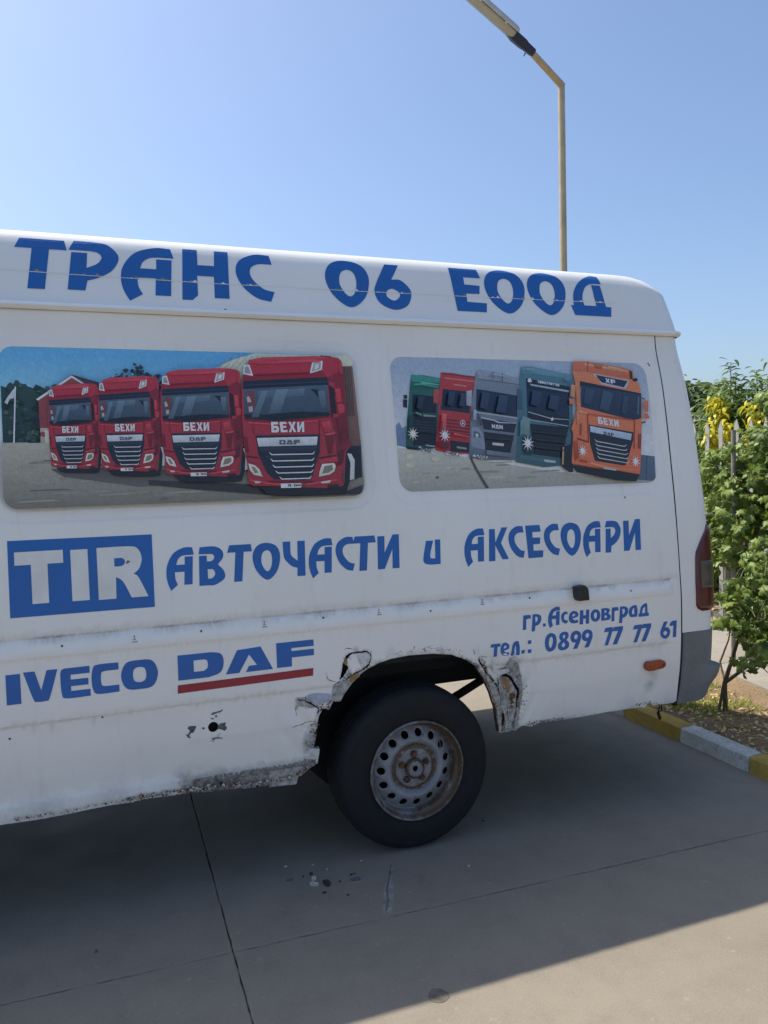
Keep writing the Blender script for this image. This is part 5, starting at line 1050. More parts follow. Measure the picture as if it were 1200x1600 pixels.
def truck(A, bx0, bx1, bz0, bz1, cutx=1.0, text=True):
    def mp(p): return (bx0+(p[0]-cx0)/(cx1-cx0)*(bx1-bx0), bz0+(p[1]-cz0)/(cz1-cz0)*(bz1-bz0))
    for col, pts_, ex in T4:
        if pts_ is None:
            y_, xl, xr_ = ex; q = [(xl, y_), (xl+16, y_+13), (xr_-16, y_+13), (xr_, y_), (xr_, y_+5), (xr_-12, y_+20), (xl+12, y_+20), (xl, y_+5)]
            A.p(col, [mp(crop2(*k)) for k in q][::-1]); continue
        A.p(col, [mp(k) for k in pts_], ex if isinstance(ex, tuple) else None)
    M_ = lambda x, y: mp(crop2(x, y))
    letters(A, 'БЕХИ', (572, 503, 788, 569), (218, 218, 216), {'m': M_, 'bg': (140, 26, 40)})
    letters(A, 'DAF', (617, 618, 752, 646), (70, 76, 82), {'m': M_, 'bg': (160, 165, 168)})
    letters(A, 'РВ 3444 МС', (652, 895, 770, 912), (60, 60, 64), {'m': M_})
trk = [('a',-0.0991,0.0787,1.6246,1.9471),('b',0.0680,0.2952,1.6077,1.9763),('c',0.2884,0.6055,1.5783,2.0109),('d',0.5916,1.0301,1.5165,2.0681)]
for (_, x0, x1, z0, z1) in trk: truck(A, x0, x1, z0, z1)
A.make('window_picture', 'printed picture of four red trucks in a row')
# --- right picture
def shade(A, q, c1, c2): A.p(c1, q, c2)
A = Art(rrect(1))
A.p((150,160,170), [(1.1,1.5),(2.6,1.5),(2.6,2.1),(1.1,2.1)]); A.C = [(*[rgb((134,146,158))[i]*t+rgb((176,186,192))[i]*(1-t) for i in range(3)],1) for t in [min(1, max(0, (v[2]-1.70)/.32)) for v in A.V]]
A.p((92,112,136), [(1.241,1.707),(1.248,1.789),(1.264,1.807),(1.275,1.779),(1.296,1.789),(1.29,1.696)]); A.p((70,84,100), [(2.483,1.645),(2.572,1.634),(2.564,1.515),(2.438,1.519)], (64,76,92)); A.p((40,50,64), [(2.524,1.639),(2.529,1.639),(2.509,1.518),(2.505,1.518)])
A.p((160,158,146), [(1.24,1.697),(1.408,1.683),(1.581,1.647),(1.76,1.617),(1.945,1.586),(2.204,1.551),(2.62,1.51),(2.61,1.428),(1.212,1.482)], (128,126,116))
for q in range(26):
    x = random.uniform(1.25, 2.1); z = random.uniform(1.52, 1.66); l_ = random.uniform(.03, .14); h = random.uniform(.002, .005); A.p(random.choice([(140,136,124), (120,118,110), (158,156,146)]), [(x, z-h), (x+l_, z-h), (x+l_*.8, z+h), (x+.01, z+h*.6)])
A.p((70,68,62), [(1.581,1.647),(1.594,1.645),(1.618,1.594),(1.665,1.513),(1.649,1.513),(1.603,1.595)]); A.p((84,82,74), [(1.411,1.568),(1.422,1.573),(1.428,1.566),(1.418,1.56)])
for x_, y_ in ((210, 850), (470, 880), (205, 930)): A.p((168,162,138), [(p[0], p[1]) for p in [([(1.299,1.659)][0][0]+(x_-210)*.00046+.02*math.cos(a), [(1.299,1.659)][0][1]-(y_-850)*.00046+.012*math.sin(a)) for a in np.arange(0, 6.2, .5)]])
o_ = lambda pts_: pts_
# green truck
A.p((30,84,74), [(1.285,1.696),(1.3,1.81),(1.33,1.967),(1.34,2.007),(1.4,2.006),(1.48,1.994),(1.45,1.693),(1.34,1.684)], (26,62,58)); A.p((48,120,104), [(1.342,2.009),(1.471,1.995),(1.469,1.975),(1.379,1.976),(1.337,1.978)]); A.p((86,150,140), [(1.38,1.979),(1.465,1.968),(1.465,1.963),(1.385,1.971)])
A.p((20,26,38), [(1.337,1.923),(1.448,1.914),(1.44,1.841),(1.327,1.846)]); A.p((16,22,30), [(1.331,1.841),(1.44,1.836),(1.428,1.704),(1.319,1.705)]); A.p((110,120,126), [(1.378,1.837),(1.437,1.832),(1.436,1.825),(1.377,1.828)])
for q in range(4): A.p((34,44,52), [(x, z-.012*q) for x, z in [(1.331,1.81),(1.436,1.801),(1.436,1.798),(1.331,1.805)]])
A.p((18,20,28), [(1.295,1.919),(1.311,1.92),(1.31,1.904),(1.295,1.904)]); A.p((18,20,28), [(1.291,1.901),(1.31,1.9),(1.305,1.865),(1.288,1.868)]); A.p((16,18,22), [(1.286,1.701),(1.341,1.695),(1.337,1.684),(1.29,1.69)])
# red truck
A.p((150,40,42), [(1.42,1.683),(1.443,1.809),(1.466,1.948),(1.481,2.021),(1.536,2.018),(1.645,2.002),(1.609,1.664),(1.488,1.666)], (130,28,34)); A.p((110,36,40), [(1.483,2.019),(1.645,2.005),(1.644,1.998),(1.483,2.013)]); A.p((172,96,92), [(1.492,1.999),(1.64,1.985),(1.638,1.98),(1.492,1.994)])
A.p((24,32,50), [(1.481,1.948),(1.61,1.936),(1.6,1.852),(1.466,1.865)]); A.p((30,36,48), [(1.462,1.873),(1.601,1.857),(1.599,1.841),(1.462,1.857)]); A.p((150,60,54), [(1.439,1.947),(1.463,1.945),(1.455,1.884),(1.43,1.886)])
for q in range(5): A.p((84,20,26), [(x, z-.0145*q) for x, z in [(1.484,1.817),(1.601,1.803),(1.601,1.797),(1.487,1.811)]])
A.p((30,26,32), [(1.493,1.724),(1.587,1.712),(1.583,1.67),(1.492,1.677)]); A.p((120,120,122), [(1.523,1.698),(1.57,1.691),(1.569,1.683),(1.524,1.69)])
ms = [(1.562,1.798)][0]
ring = [(ms[0]+.0125*math.cos(a), ms[1]+.0145*math.sin(a)) for a in np.arange(0, 6.28, .35)]; A.p((205,208,210), ring); A.p((96,26,30), [(ms[0]+.0102*math.cos(a), ms[1]+.012*math.sin(a)) for a in np.arange(0, 6.28, .35)])
for a in (90, 210, 330): a = math.radians(a); A.p((210,212,214), [(ms[0]+.0115*math.cos(a), ms[1]+.0135*math.sin(a)), (ms[0]+.0028*math.cos(a+1.2), ms[1]+.0032*math.sin(a+1.2)), (ms[0]+.0028*math.cos(a-1.2), ms[1]+.0032*math.sin(a-1.2))][::-1])
for q in range(9): x_, z_ = [(1.538,1.964)][0]; A.p((190,130,130), [(x_+q*.0066, z_-q*.0008), (x_+q*.0066+.004, z_-q*.0008), (x_+q*.0066+.004, z_-q*.0008+.006), (x_+q*.0066, z_-q*.0008+.006)])
# grey truck
A.p((104,112,122), [(1.578,1.648),(1.592,1.766),(1.614,1.895),(1.645,2.005),(1.659,2.033),(1.719,2.028),(1.868,2),(1.826,1.632),(1.652,1.636)], (78,84,94)); A.p((122,130,138), [(1.655,2.03),(1.719,2.028),(1.865,2.001),(1.86,1.973),(1.653,1.996)]); A.p((60,66,76), [(1.653,1.996),(1.86,1.973),(1.859,1.97),(1.653,1.993)])
A.p((26,38,58), [(1.643,1.949),(1.848,1.921),(1.835,1.824),(1.63,1.852)]); A.p((140,146,152), [(1.63,1.849),(1.835,1.822),(1.833,1.816),(1.631,1.844)])
A.p((28,34,46), [(1.651,1.822),(1.827,1.797),(1.811,1.753),(1.661,1.771)]); A.p((24,28,38), [(1.66,1.76),(1.809,1.742),(1.783,1.666),(1.662,1.679)]); A.p((150,156,162), [(1.653,1.825),(1.717,1.813),(1.741,1.803),(1.829,1.798),(1.828,1.795),(1.734,1.798),(1.714,1.808),(1.652,1.819)])
fm = lambda x, y: ([(1.702,1.793)][0][0]+(x)*.00046, [(1.702,1.793)][0][1]-(y)*.00050-x*.00004)
letters(A, 'МАN'.replace('А', 'A'), (0, 0, 122, 36), (176,180,184), {'m': fm})
A.p((170,160,160), [(1.698,1.712),(1.755,1.707),(1.752,1.695),(1.697,1.701)]); A.p((112,122,134), [(1.602,1.779),(1.635,1.782),(1.654,1.754),(1.661,1.7),(1.656,1.679),(1.592,1.696)]); A.p((80,88,100), [(1.591,1.685),(1.661,1.674),(1.662,1.652),(1.582,1.659)]); A.p((140,146,154), [(1.593,1.939),(1.62,1.943),(1.61,1.873),(1.586,1.876)])
A.p((60,76,88), [(1.61,1.766),(1.639,1.755),(1.643,1.733),(1.61,1.739)])
# teal truck
A.p((64,100,112), [(1.807,1.623),(1.834,1.794),(1.869,2.003),(1.888,2.056),(1.945,2.054),(2.151,2.02),(2.099,1.605),(1.949,1.597)], (44,74,80)); A.p((88,124,134), [(1.888,2.055),(1.944,2.051),(2.151,2.019),(2.147,1.999),(1.94,2.025),(1.893,2.024)])
A.p((22,28,40), [(1.901,2.001),(2.125,1.965),(2.1,1.77),(1.886,1.817)]); A.p((126,146,158), [(1.918,1.976),(2.122,1.947),(2.12,1.938),(1.921,1.968)]); A.p((24,38,58), [(1.897,1.954),(2.119,1.927),(2.103,1.823),(1.888,1.846)])
A.p((150,156,160), [(1.893,1.849),(2.006,1.82),(2.105,1.812),(2.105,1.81),(2.006,1.816),(1.892,1.846)]); A.p((130,140,146), [(1.898,1.814),(2.098,1.784),(2.098,1.78),(1.898,1.81)]); A.p((18,22,30), [(1.896,1.794),(2.097,1.775),(2.048,1.636),(1.902,1.656)])
fm = lambda x, y: ([(1.961,1.992)][0][0]+(x)*.00048, [(1.961,1.992)][0][1]-(y)*.00048-x*.00007)
letters(A, 'GLOBETROTTER'.replace('G', 'C').replace('L', 'I').replace('B', 'E').replace('E', 'E'), (0, 0, 235, 24), (170,184,196), {'m': fm})
A.p((180,190,200), [(1.906,1.989),(1.914,2.001),(1.925,2.001),(1.93,1.985),(1.912,1.982)]); A.p((176,180,182), [(2.006,1.817),(2.019,1.823),(2.022,1.811),(2.01,1.805)]); A.p((56,86,92), [(1.829,1.657),(1.953,1.635),(1.951,1.619),(1.821,1.64)]); A.p((140,150,150), [(1.953,1.633),(2.012,1.625),(2.011,1.614),(1.952,1.621)])
A.p((48,78,88), [(1.849,1.953),(1.871,1.945),(1.864,1.858),(1.835,1.863)]); A.p((96,120,116), [(1.86,1.829),(1.899,1.817),(1.883,1.737),(1.855,1.748)])
# chequered debris strips under the trucks
for (ox, oy, n_) in ((280, 790, 26), (545, 830, 26), (820, 865, 30)):
    for q in range(n_): x_, z_ = [(1.341,1.69)][0]; x = x_+(ox-280+q*5.2)*.00046; z = z_-(oy-790+q*1.1)*.00046+random.uniform(-.008, .006); A.p(random.choice([(190,196,204), (120,126,136), (150,156,166), (70,76,88)]), [(x, z), (x+.006, z-.001), (x+.005, z+.006), (x+.001, z+.005)])
# orange truck
A.p((18,22,28), [(2.04,1.595),(2.06,1.688),(2.109,1.699),(2.095,1.57),(2.075,1.571)]); A.p((150,120,84), [(2.038,1.607),(2.051,1.685),(2.06,1.688),(2.049,1.606)])
A.p((18,20,26), [(2.089,1.603),(2.465,1.554),(2.438,1.518),(2.323,1.528),(2.116,1.57)])
A.p((196,104,62), [(2.165,2.086),(2.243,2.086),(2.434,2.064),(2.493,2.045),(2.491,1.998),(2.518,1.983),(2.521,1.933),(2.51,1.828),(2.484,1.657),(2.464,1.551),(2.357,1.569),(2.161,1.598),(2.092,1.611),(2.114,1.746),(2.107,1.769),(2.149,1.858),(2.156,1.984),(2.152,2.032)], (186,78,38))
A.p((176,88,56), [(2.168,2.085),(2.243,2.085),(2.483,2.051),(2.481,2.004),(2.232,2.034),(2.156,2.038)]); A.p((206,132,92), [(2.227,2.078),(2.468,2.048),(2.462,2.038),(2.225,2.068)]); A.p((120,60,44), [(2.244,2.086),(2.25,2.085),(2.236,2.034),(2.231,2.035)])
A.p((150,166,180), [(2.263,2.028),(2.461,1.997),(2.435,1.957),(2.3,1.98)]); A.p((34,40,62), [(2.276,2.023),(2.453,1.995),(2.426,1.964),(2.302,1.987)])
fm = lambda x, y: ([(2.326,2.008)][0][0]+(x)*.00049, [(2.326,2.008)][0][1]-(y)*.00049-x*.00008)
letters(A, 'XF', (0, 0, 118, 42), (176,184,196), {'m': fm})
A.p((24,30,42), [(2.183,1.991),(2.299,1.972),(2.522,1.936),(2.519,1.921),(2.176,1.957)]); A.p((38,50,68), [(2.18,1.971),(2.521,1.93),(2.504,1.816),(2.458,1.807),(2.171,1.87)], (24,34,50)); A.p((70,92,108), [(2.5,1.92),(2.508,1.919),(2.492,1.834),(2.484,1.835)]); A.p((120,120,116), [(2.181,1.967),(2.185,1.967),(2.167,1.888),(2.163,1.889)])
A.p((22,26,38), [(2.203,1.788),(2.45,1.75),(2.443,1.712),(2.389,1.598),(2.374,1.595),(2.219,1.62),(2.2,1.698)]); A.p((150,162,176), [(2.208,1.782),(2.439,1.743),(2.43,1.712),(2.208,1.754)], (130,142,156))
fm = lambda x, y: ([(2.279,1.755)][0][0]+(x)*.00049, [(2.279,1.755)][0][1]-(y)*.00049-x*.00008)
letters(A, 'DAF', (0, 0, 122, 30), (44,52,64), {'m': fm, 'bg': (140,152,166)})
for q in range(5):
    dx = q*.002; A.p((160,160,160), [(x+dx, z-.0195*q) for x, z in [(2.227,1.721),(2.237,1.712),(2.388,1.686),(2.401,1.692),(2.401,1.688),(2.389,1.682),(2.235,1.708),(2.227,1.717)]])
fm = lambda x, y: ([(2.255,1.825)][0][0]+(x)*.00050, [(2.255,1.825)][0][1]-(y)*.00050-x*.000075)
letters(A, 'БЕХИ', (0, 0, 236, 66), (226,222,206), {'m': fm, 'bg': (190,84,44)})
A.p((206,116,78), [(2.13,1.974),(2.154,1.971),(2.144,1.915),(2.119,1.919)]); A.p((190,92,56), [(2.112,1.909),(2.14,1.907),(2.135,1.879),(2.109,1.885)]); A.p((196,90,56), [(2.532,1.905),(2.557,1.899),(2.547,1.846),(2.526,1.851)]); A.p((186,80,48), [(2.524,1.841),(2.545,1.84),(2.553,1.816),(2.522,1.813)]); A.p((30,28,34), [(2.519,1.917),(2.54,1.909),(2.538,1.905),(2.518,1.912)]); A.p((30,28,34), [(2.502,1.798),(2.525,1.803),(2.525,1.796),(2.505,1.791)])
A.p((120,46,26), [(2.199,1.84),(2.204,1.839),(2.194,1.709),(2.189,1.711)]); A.p((120,46,26), [(2.461,1.807),(2.466,1.805),(2.445,1.67),(2.44,1.671)]); A.p((130,52,30), [(2.155,1.793),(2.165,1.795),(2.155,1.734),(2.148,1.74)]); A.p((120,46,26), [(2.476,1.742),(2.495,1.742),(2.48,1.669),(2.466,1.676)]); A.p((70,34,26), [(2.133,1.727),(2.194,1.709),(2.193,1.704),(2.132,1.721)]); A.p((150,150,148), [(2.259,1.593),(2.329,1.583),(2.328,1.571),(2.258,1.582)])
A.p((130,56,34), [(2.133,1.629),(2.177,1.621),(2.173,1.612),(2.135,1.618)]); A.p((18,18,24), [(2.481,2.006),(2.508,2.011),(2.509,1.996),(2.486,1.993)])
D2 = [((46,60,80), [(2.205,1.96),(2.26,1.949),(2.221,1.876),(2.184,1.888)]), ((52,68,88), [(2.303,1.949),(2.359,1.935),(2.317,1.846),(2.27,1.864)]), ((44,58,78), [(2.416,1.926),(2.445,1.92),(2.418,1.834),(2.389,1.84)]),
 ((214,140,100), [(2.155,1.855),(2.2,1.845),(2.201,1.837),(2.153,1.847)]), ((160,66,36), [(2.206,1.839),(2.459,1.811),(2.458,1.806),(2.205,1.833)]), ((206,120,76), [(2.142,1.846),(2.153,1.851),(2.149,1.793),(2.136,1.787)]), ((146,58,32), [(2.111,1.711),(2.132,1.716),(2.13,1.634),(2.108,1.623)]), ((212,128,84), [(2.191,1.615),(2.259,1.597),(2.358,1.582),(2.46,1.573),(2.459,1.567),(2.35,1.577),(2.251,1.59),(2.188,1.607)]), ((96,40,26), [(2.161,1.597),(2.258,1.581),(2.257,1.575),(2.16,1.591)]), ((168,90,62), [(2.284,2.077),(2.326,2.073),(2.315,2.054),(2.274,2.059)]), ((226,160,124), [(2.354,2.066),(2.425,2.056),(2.421,2.051),(2.351,2.06)]), ((60,36,30), [(2.471,2.045),(2.485,2.042),(2.481,2.004),(2.47,2.006)]),
 ((36,52,74), [(1.921,1.945),(1.974,1.937),(1.945,1.87),(1.903,1.881)]), ((38,54,76), [(2.013,1.926),(2.06,1.918),(2.038,1.852),(1.991,1.864)]), ((84,124,132), [(1.842,1.806),(1.859,1.817),(1.85,1.748),(1.833,1.737)]), ((30,52,58), [(1.853,1.737),(1.883,1.731),(1.895,1.656),(1.85,1.662)]), ((34,40,50), [(1.909,1.759),(2.086,1.74),(2.082,1.736),(1.909,1.755)]), ((36,42,52), [(1.909,1.725),(2.076,1.706),(2.072,1.702),(1.91,1.72)]), ((34,40,50), [(1.91,1.69),(2.062,1.674),(2.059,1.669),(1.911,1.685)]), ((100,140,150), [(1.903,2.045),(1.943,2.044),(1.935,2.034),(1.9,2.035)]), ((84,116,150), [(2.1,2.004),(2.127,1.999),(2.125,1.988),(2.101,1.991)]),
 ((40,56,80), [(1.664,1.936),(1.7,1.929),(1.68,1.857),(1.644,1.865)]), ((42,58,82), [(1.748,1.923),(1.791,1.917),(1.77,1.841),(1.721,1.846)]), ((140,148,156), [(1.613,1.857),(1.628,1.855),(1.621,1.809),(1.605,1.813)]), ((56,64,76), [(1.626,1.841),(1.635,1.839),(1.648,1.787),(1.638,1.784)]), ((96,104,114), [(1.662,1.679),(1.789,1.66),(1.784,1.644),(1.657,1.66)]), ((40,46,56), [(1.67,1.733),(1.8,1.722),(1.798,1.718),(1.67,1.728)]), ((150,158,166), [(1.73,2.018),(1.803,2.007),(1.801,2.003),(1.728,2.013)]), ((60,68,80), [(1.729,2.028),(1.732,2.028),(1.725,1.989),(1.722,1.99)]), ((60,68,80), [(1.774,2.02),(1.778,2.02),(1.771,1.982),(1.767,1.983)]),
 ((40,50,72), [(1.503,1.937),(1.532,1.934),(1.514,1.873),(1.488,1.878)]), ((44,54,76), [(1.561,1.93),(1.585,1.927),(1.572,1.868),(1.543,1.873)]), ((186,70,66), [(1.459,1.841),(1.481,1.838),(1.471,1.767),(1.449,1.777)]), ((120,26,32), [(1.452,1.809),(1.46,1.808),(1.451,1.756),(1.443,1.762)]), ((176,62,60), [(1.508,1.756),(1.589,1.739),(1.587,1.733),(1.505,1.748)]), ((90,20,28), [(1.435,1.725),(1.481,1.714),(1.475,1.687),(1.431,1.699)]),
 ((30,42,60), [(1.356,1.915),(1.384,1.912),(1.367,1.857),(1.342,1.862)]), ((60,140,120), [(1.342,1.967),(1.379,1.969),(1.452,1.956),(1.45,1.95),(1.378,1.963),(1.341,1.96)]), ((20,50,46), [(1.305,1.831),(1.325,1.831),(1.318,1.768),(1.297,1.768)]), ((26,34,42), [(1.328,1.768),(1.427,1.759),(1.425,1.755),(1.328,1.764)]), ((130,136,138), [(1.37,1.707),(1.413,1.701),(1.411,1.695),(1.371,1.701)]), ((90,130,124), [(1.338,1.846),(1.365,1.835),(1.362,1.829),(1.336,1.841)])]
for c_, q_ in D2: A.p(c_, q_, tuple(int(v*.8) for v in c_))
def star(x, z, r, col): 
    for k in range(5):
        a = k*PI/5+.2; A.p(col, [(x+r*math.cos(a), z+r*1.1*math.sin(a)), (x+r*.16*math.cos(a+PI/2), z+r*.16*math.sin(a+PI/2)), (x-r*math.cos(a), z-r*1.1*math.sin(a)), (x-r*.16*math.cos(a+PI/2), z-r*.16*math.sin(a+PI/2))])
    A.p((252,252,240), [(x+r*.42*math.cos(a), z+r*.46*math.sin(a)) for a in np.arange(0, 6.2, .6)])
for (x, z), r, c in zip([(1.315,1.753),(1.463,1.746),(1.617,1.744),(1.867,1.706)], (.028, .029, .012, .034), ((214,232,150), (238,226,190), (230,226,180), (222,226,190))): star(x, z, r, c)
for (x, z), r in zip([(2.151,1.666),(2.439,1.612)], (.028, .029)): star(x, z, r, (244,236,210))
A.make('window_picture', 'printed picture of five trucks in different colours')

# ================================================================== STREET LAMP
lamp = tag(empty('street_lamp', [(5.58,8.298,3.955)][0][:2]+(0,)), 'tall cream painted lamp post with a bent arm rising behind the van roof', 'street lamp')
pb, p0, p1, p2, p3 = [Vector(v) for v in [(5.58,8.298,3.955),(5.584,8.296,6.136),(4.989,8.026,6.297),(4.78,7.978,6.429),(4.082,7.909,6.773)]]
pb.z = 0; pb.x = p0.x; pb.y = p0.y
b = B(); b.tube([pb, p0-Vector((0, 0, 3)), p0], [.052, .045, .041], 20); b.make('pole', CREAM, lamp, 40)
b = B(); b.tube([pb, pb+Vector((0, 0, .02))], .16, 16); b.make('base_plate', CREAM, lamp)
b = B(); b.tube([p0+(p0-p1).normalized()*.02-Vector((0,0,.012)), p1], [.041, .037], 20); b.make('arm', CREAM, lamp, 40)
ax = (p3-p2).normalized(); sd_ = ax.cross(Vector((0, 0, 1))).normalized(); up_ = sd_.cross(ax).normalized(); sd_, up_ = (sd_*math.cos(.55)+up_*math.sin(.55)), (up_*math.cos(.55)-sd_*math.sin(.55))
def fr_(o, a, s, u): return o+ax*a+sd_*s+up_*u
def loft(name, org, st_, prof_, m, parent):
    V = []; F = []; n = len(prof_)
    for (a, k) in st_: V += [fr_(org, a, s*k, u*k) for s, u in prof_]
    for i in range(len(st_)-1):
        for j in range(n): F.append((i*n+j, i*n+(j+1) % n, (i+1)*n+(j+1) % n, (i+1)*n+j))
    F += [tuple(range(n-1, -1, -1)), tuple((len(st_)-1)*n+j for j in range(n))]
    return mk(name, V, F, m, parent, 35)
loft('bracket', p1-ax*.05, [(0, .75), (.02, .85), (.12, .9), (.16, 1.05), (.29, 1.1), (.34, .9), (.42, .75)], [(-.05, -.045), (.05, -.045), (.06, 0), (.05, .05), (-.05, .05), (-.06, 0)], NAVY, lamp)
b = B(); q0 = fr_(p1, .03, 0, -.05); b.tube([q0, q0-up_*.035], .008, 6); b.make('bolt', NAVY, lamp)
hd = empty('lamp_head', p2); hd.parent = lamp; hd.matrix_parent_inverse = world(lamp).inverted()
loft('housing', p2, [(-.0, .72), (.02, .9), (.06, 1), (1.15, 1), (1.2, .8)], [(-.125, .0), (-.118, .03), (-.09, .055), (-.03, .068), (.03, .068), (.09, .055), (.118, .03), (.125, 0)], LAMPG, hd)
loft('lens', p2, [(.01, .6), (.03, .9), (.07, 1), (1.14, 1), (1.18, .8)], [(-.108, -.003), (.108, -.003), (.100, -.03), (.078, -.062), (.04, -.074), (-.04, -.074), (-.078, -.062), (-.100, -.03)], LENS, hd)
loft('lens_gasket', p2, [(.0, .95), (1.19, .95)], [(-.122, -.005), (.122, -.005), (.122, .001), (-.122, .001)], BLACKP, hd)
for a in (.18, .55, .95):
    for s in (-.13, .13):
        b = B(); b.hexa([fr_(p2, a+i*.03, s+j*.008-.004, -.02+k*.035) for k in (0, 1) for i, j in ((0,0),(1,0),(1,1),(0,1))]); b.make('lens_clip', LAMPG, hd)
b = B(); b.tube([fr_(p2, .06, -.02, -.02), fr_(p2, 1.12, -.02, -.02)], .016, 8); b.make('tube_bulb', WHITEV, hd)

# ================================================================== FENCE
fence = tag(empty('picket_fence', (5.44, 5.6, 0)), 'metal picket fence with pointed white tops standing among the vines', 'fence')
fx = 5.44
def picket_mesh():
    b = B(); w_ = .022
    pr = [(-w_, .04), (w_, .04), (w_, 1.84), (.028, 1.87), (.0, 1.955), (-.028, 1.87), (-w_, 1.84)]
    n = len(pr); V = [(-.004, y, z) for y, z in pr]+[(.004, y, z) for y, z in pr]
    return V, [tuple(range(n))[::-1], tuple(range(n, 2*n))]+[(i, (i+1) % n, n+(i+1) % n, n+i) for i in range(n)]
PV, PF = picket_mesh(); pm = bpy.data.meshes.new('picket'); pm.from_pydata(PV, [], PF); pm.materials.append(FENCEW)
for k in range(-22, 22):
    o = bpy.data.objects.new('picket', pm); COL.objects.link(o); o.location = (fx, 5.62+.172*k, random.uniform(-.006, .006)); o.rotation_euler = (random.uniform(-.008, .008), 0, random.uniform(-.1, .1)); o.parent = fence; o.matrix_parent_inverse = world(fence).inverted()
for z in (.16, .34, 1.55):
    b = B(); b.box((fx+.005, 1.8, z-.018), (fx+.035, 9.5, z+.018)); b.make('rail', FENCE, fence)
for y in (1.9, 3.9, 5.60, 7.6, 9.4):
    b = B(); b.box((fx+.036, y-.03, 0), (fx+.096, y+.03, 1.75)); b.make('fence_post', FENCE, fence, bevel=.003)
vp = Vector([(4.299,4.328,1.81)][0])
b = B(); b.tube([(vp.x, vp.y, 0.05), (vp.x, vp.y, vp.z)], .017, 10); tag(b.make('vine_stake', FENCE, None), 'grey blunt topped stake with vine tendrils round its top', 'stake')

# ================================================================== PLANTS
def grape_leaf():
    out_ = []
    tips = [(-150, .50), (-128, .36), (-100, .80), (-78, .58), (-52, .88), (-36, .60), (-12, .86), (0, 1.0), (12, .86), (36, .60), (52, .88), (78, .58), (100, .80), (128, .36), (150, .50)]
    V = [(0, 0, 0)]
    pts_ = [(0, -.10)]
    for a, r in tips: pts_.append((r*math.sin(math.radians(a)), .22+r*.78*math.cos(math.radians(a))))
    V = [(0, .15, 0)]+[(x*.5, y*.55+.05, .03) for x, y in pts_[1:]]+[(x*.56, y*.6, -.10*(abs(x)**1.5)-.08*(max(0, y)**2)+.02*random.uniform(-1, 1)) for x, y in pts_[1:]]
    n = len(pts_)-1; F = []
    V = [(0, .12, 0)]+[(p[0]*.30, .12+(p[1]-.12)*.5, .035) for p in pts_[1:]]+[(p[0]*.58, p[1]*.62+.05, -.12*abs(p[0])**1.4-.14*max(0, p[1])**2+random.uniform(-.02, .02)) for p in pts_[1:]]
    for i in range(n-1): F.append((0, 1+i, 2+i)); F.append((1+i, 1+n+i, 2+n+i, 2+i))
    return V, F
LM = []
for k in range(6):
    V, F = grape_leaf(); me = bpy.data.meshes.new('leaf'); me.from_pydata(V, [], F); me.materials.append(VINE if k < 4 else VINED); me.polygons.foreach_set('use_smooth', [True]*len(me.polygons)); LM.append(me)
def leaf_rot(nrm, tip):
    z = nrm.normalized(); y = (tip-z*tip.dot(z)).normalized(); x = y.cross(z); return Matrix((x, y, z)).transposed()
def put_leaf(parent, p, nrm, size, tip=None):
    tip = tip or Vector((random.uniform(-.6, .6), random.uniform(-.6, .6), -1))
    o = bpy.data.objects.new('leaf', random.choice(LM)); COL.objects.link(o)
    o.parent = parent; o.matrix_parent_inverse = world(parent).inverted()
    o.rotation_mode = 'XYZ'; o.location = p; o.rotation_euler = leaf_rot(nrm, tip).to_euler(); o.scale = (size,)*3
def vray(px, py, d): return Vector(px)
CAMP = Vector((0, 0, 1.62))
def vine(label, base, clusters, trunk, nleaf=290, extra=0, size=(.085, .15)):
    vt = tag(empty('grapevine', (base[0], base[1], .05)), label, 'grapevine', 'grapevines beside the van')
    b = B()
    for pts_, r0, r1 in trunk:
        n = len(pts_); b.tube([Vector(p)+Vector((random.uniform(-1, 1), random.uniform(-1, 1), 0))*.008 for p in pts_], [r0+(r1-r0)*i/(n-1) for i in range(n)], 8)
    b.make('trunk', BARK, vt, 60)
    tot = sum(c[3] for c in clusters); ex = B(); cn = B(); cen = []
    for (c, rad, dens, wgt) in clusters:
        c = Vector(c)
        for i in range(int((nleaf+extra)*wgt/tot)):
            d = Vector((random.gauss(0, 1), random.gauss(0, 1), random.gauss(0, 1))).normalized(); rr = random.random()**.45
            p = c+Vector((d.x*rad[0], d.y*rad[1], d.z*rad[2]))*rr; cen.append(p)
            nr_ = (Vector((-.45, -.45, .55))*.8+d*.5+Vector((random.uniform(-1, 1), random.uniform(-1, 1), random.uniform(-1, 1)))*.75)
            s = random.uniform(*size)*(1 if random.random() < .8 else .6)
            if i < int(nleaf*wgt/tot): put_leaf(vt, p, nr_, s)
            else:
                m_ = leaf_rot(nr_, Vector((random.uniform(-.6, .6), random.uniform(-.6, .6), -1))); me = random.choice(LM)
                ex.add([p+m_ @ (v.co*s) for v in me.vertices], [tuple(f.vertices) for f in me.polygons])
            if random.random() < .25:
                q = p+Vector((random.uniform(-.12, .12), random.uniform(-.12, .12), random.uniform(-.15, .05))); cn.tube([p, (p+q)/2+Vector((0, 0, .02)), q], .0028, 5, False)
    if ex.V: ex.make('foliage', VINE, vt)['kind'] = 'stuff'
    cn.make('cane', GSTEM, vt)['kind'] = 'stuff'
    return vt
sb = Vector((3.64, 3.73, .05))
tips = [Vector(v) for v in [(3.631,3.722,0.2449),(3.675,3.679,0.4714),(3.719,3.634,0.6713),(3.688,3.522,0.4258),(3.723,3.485,0.5251),(3.68,3.814,0.3419),(3.719,3.776,0.487),(3.784,3.567,0.7732),(3.719,3.776,0.5674)]]
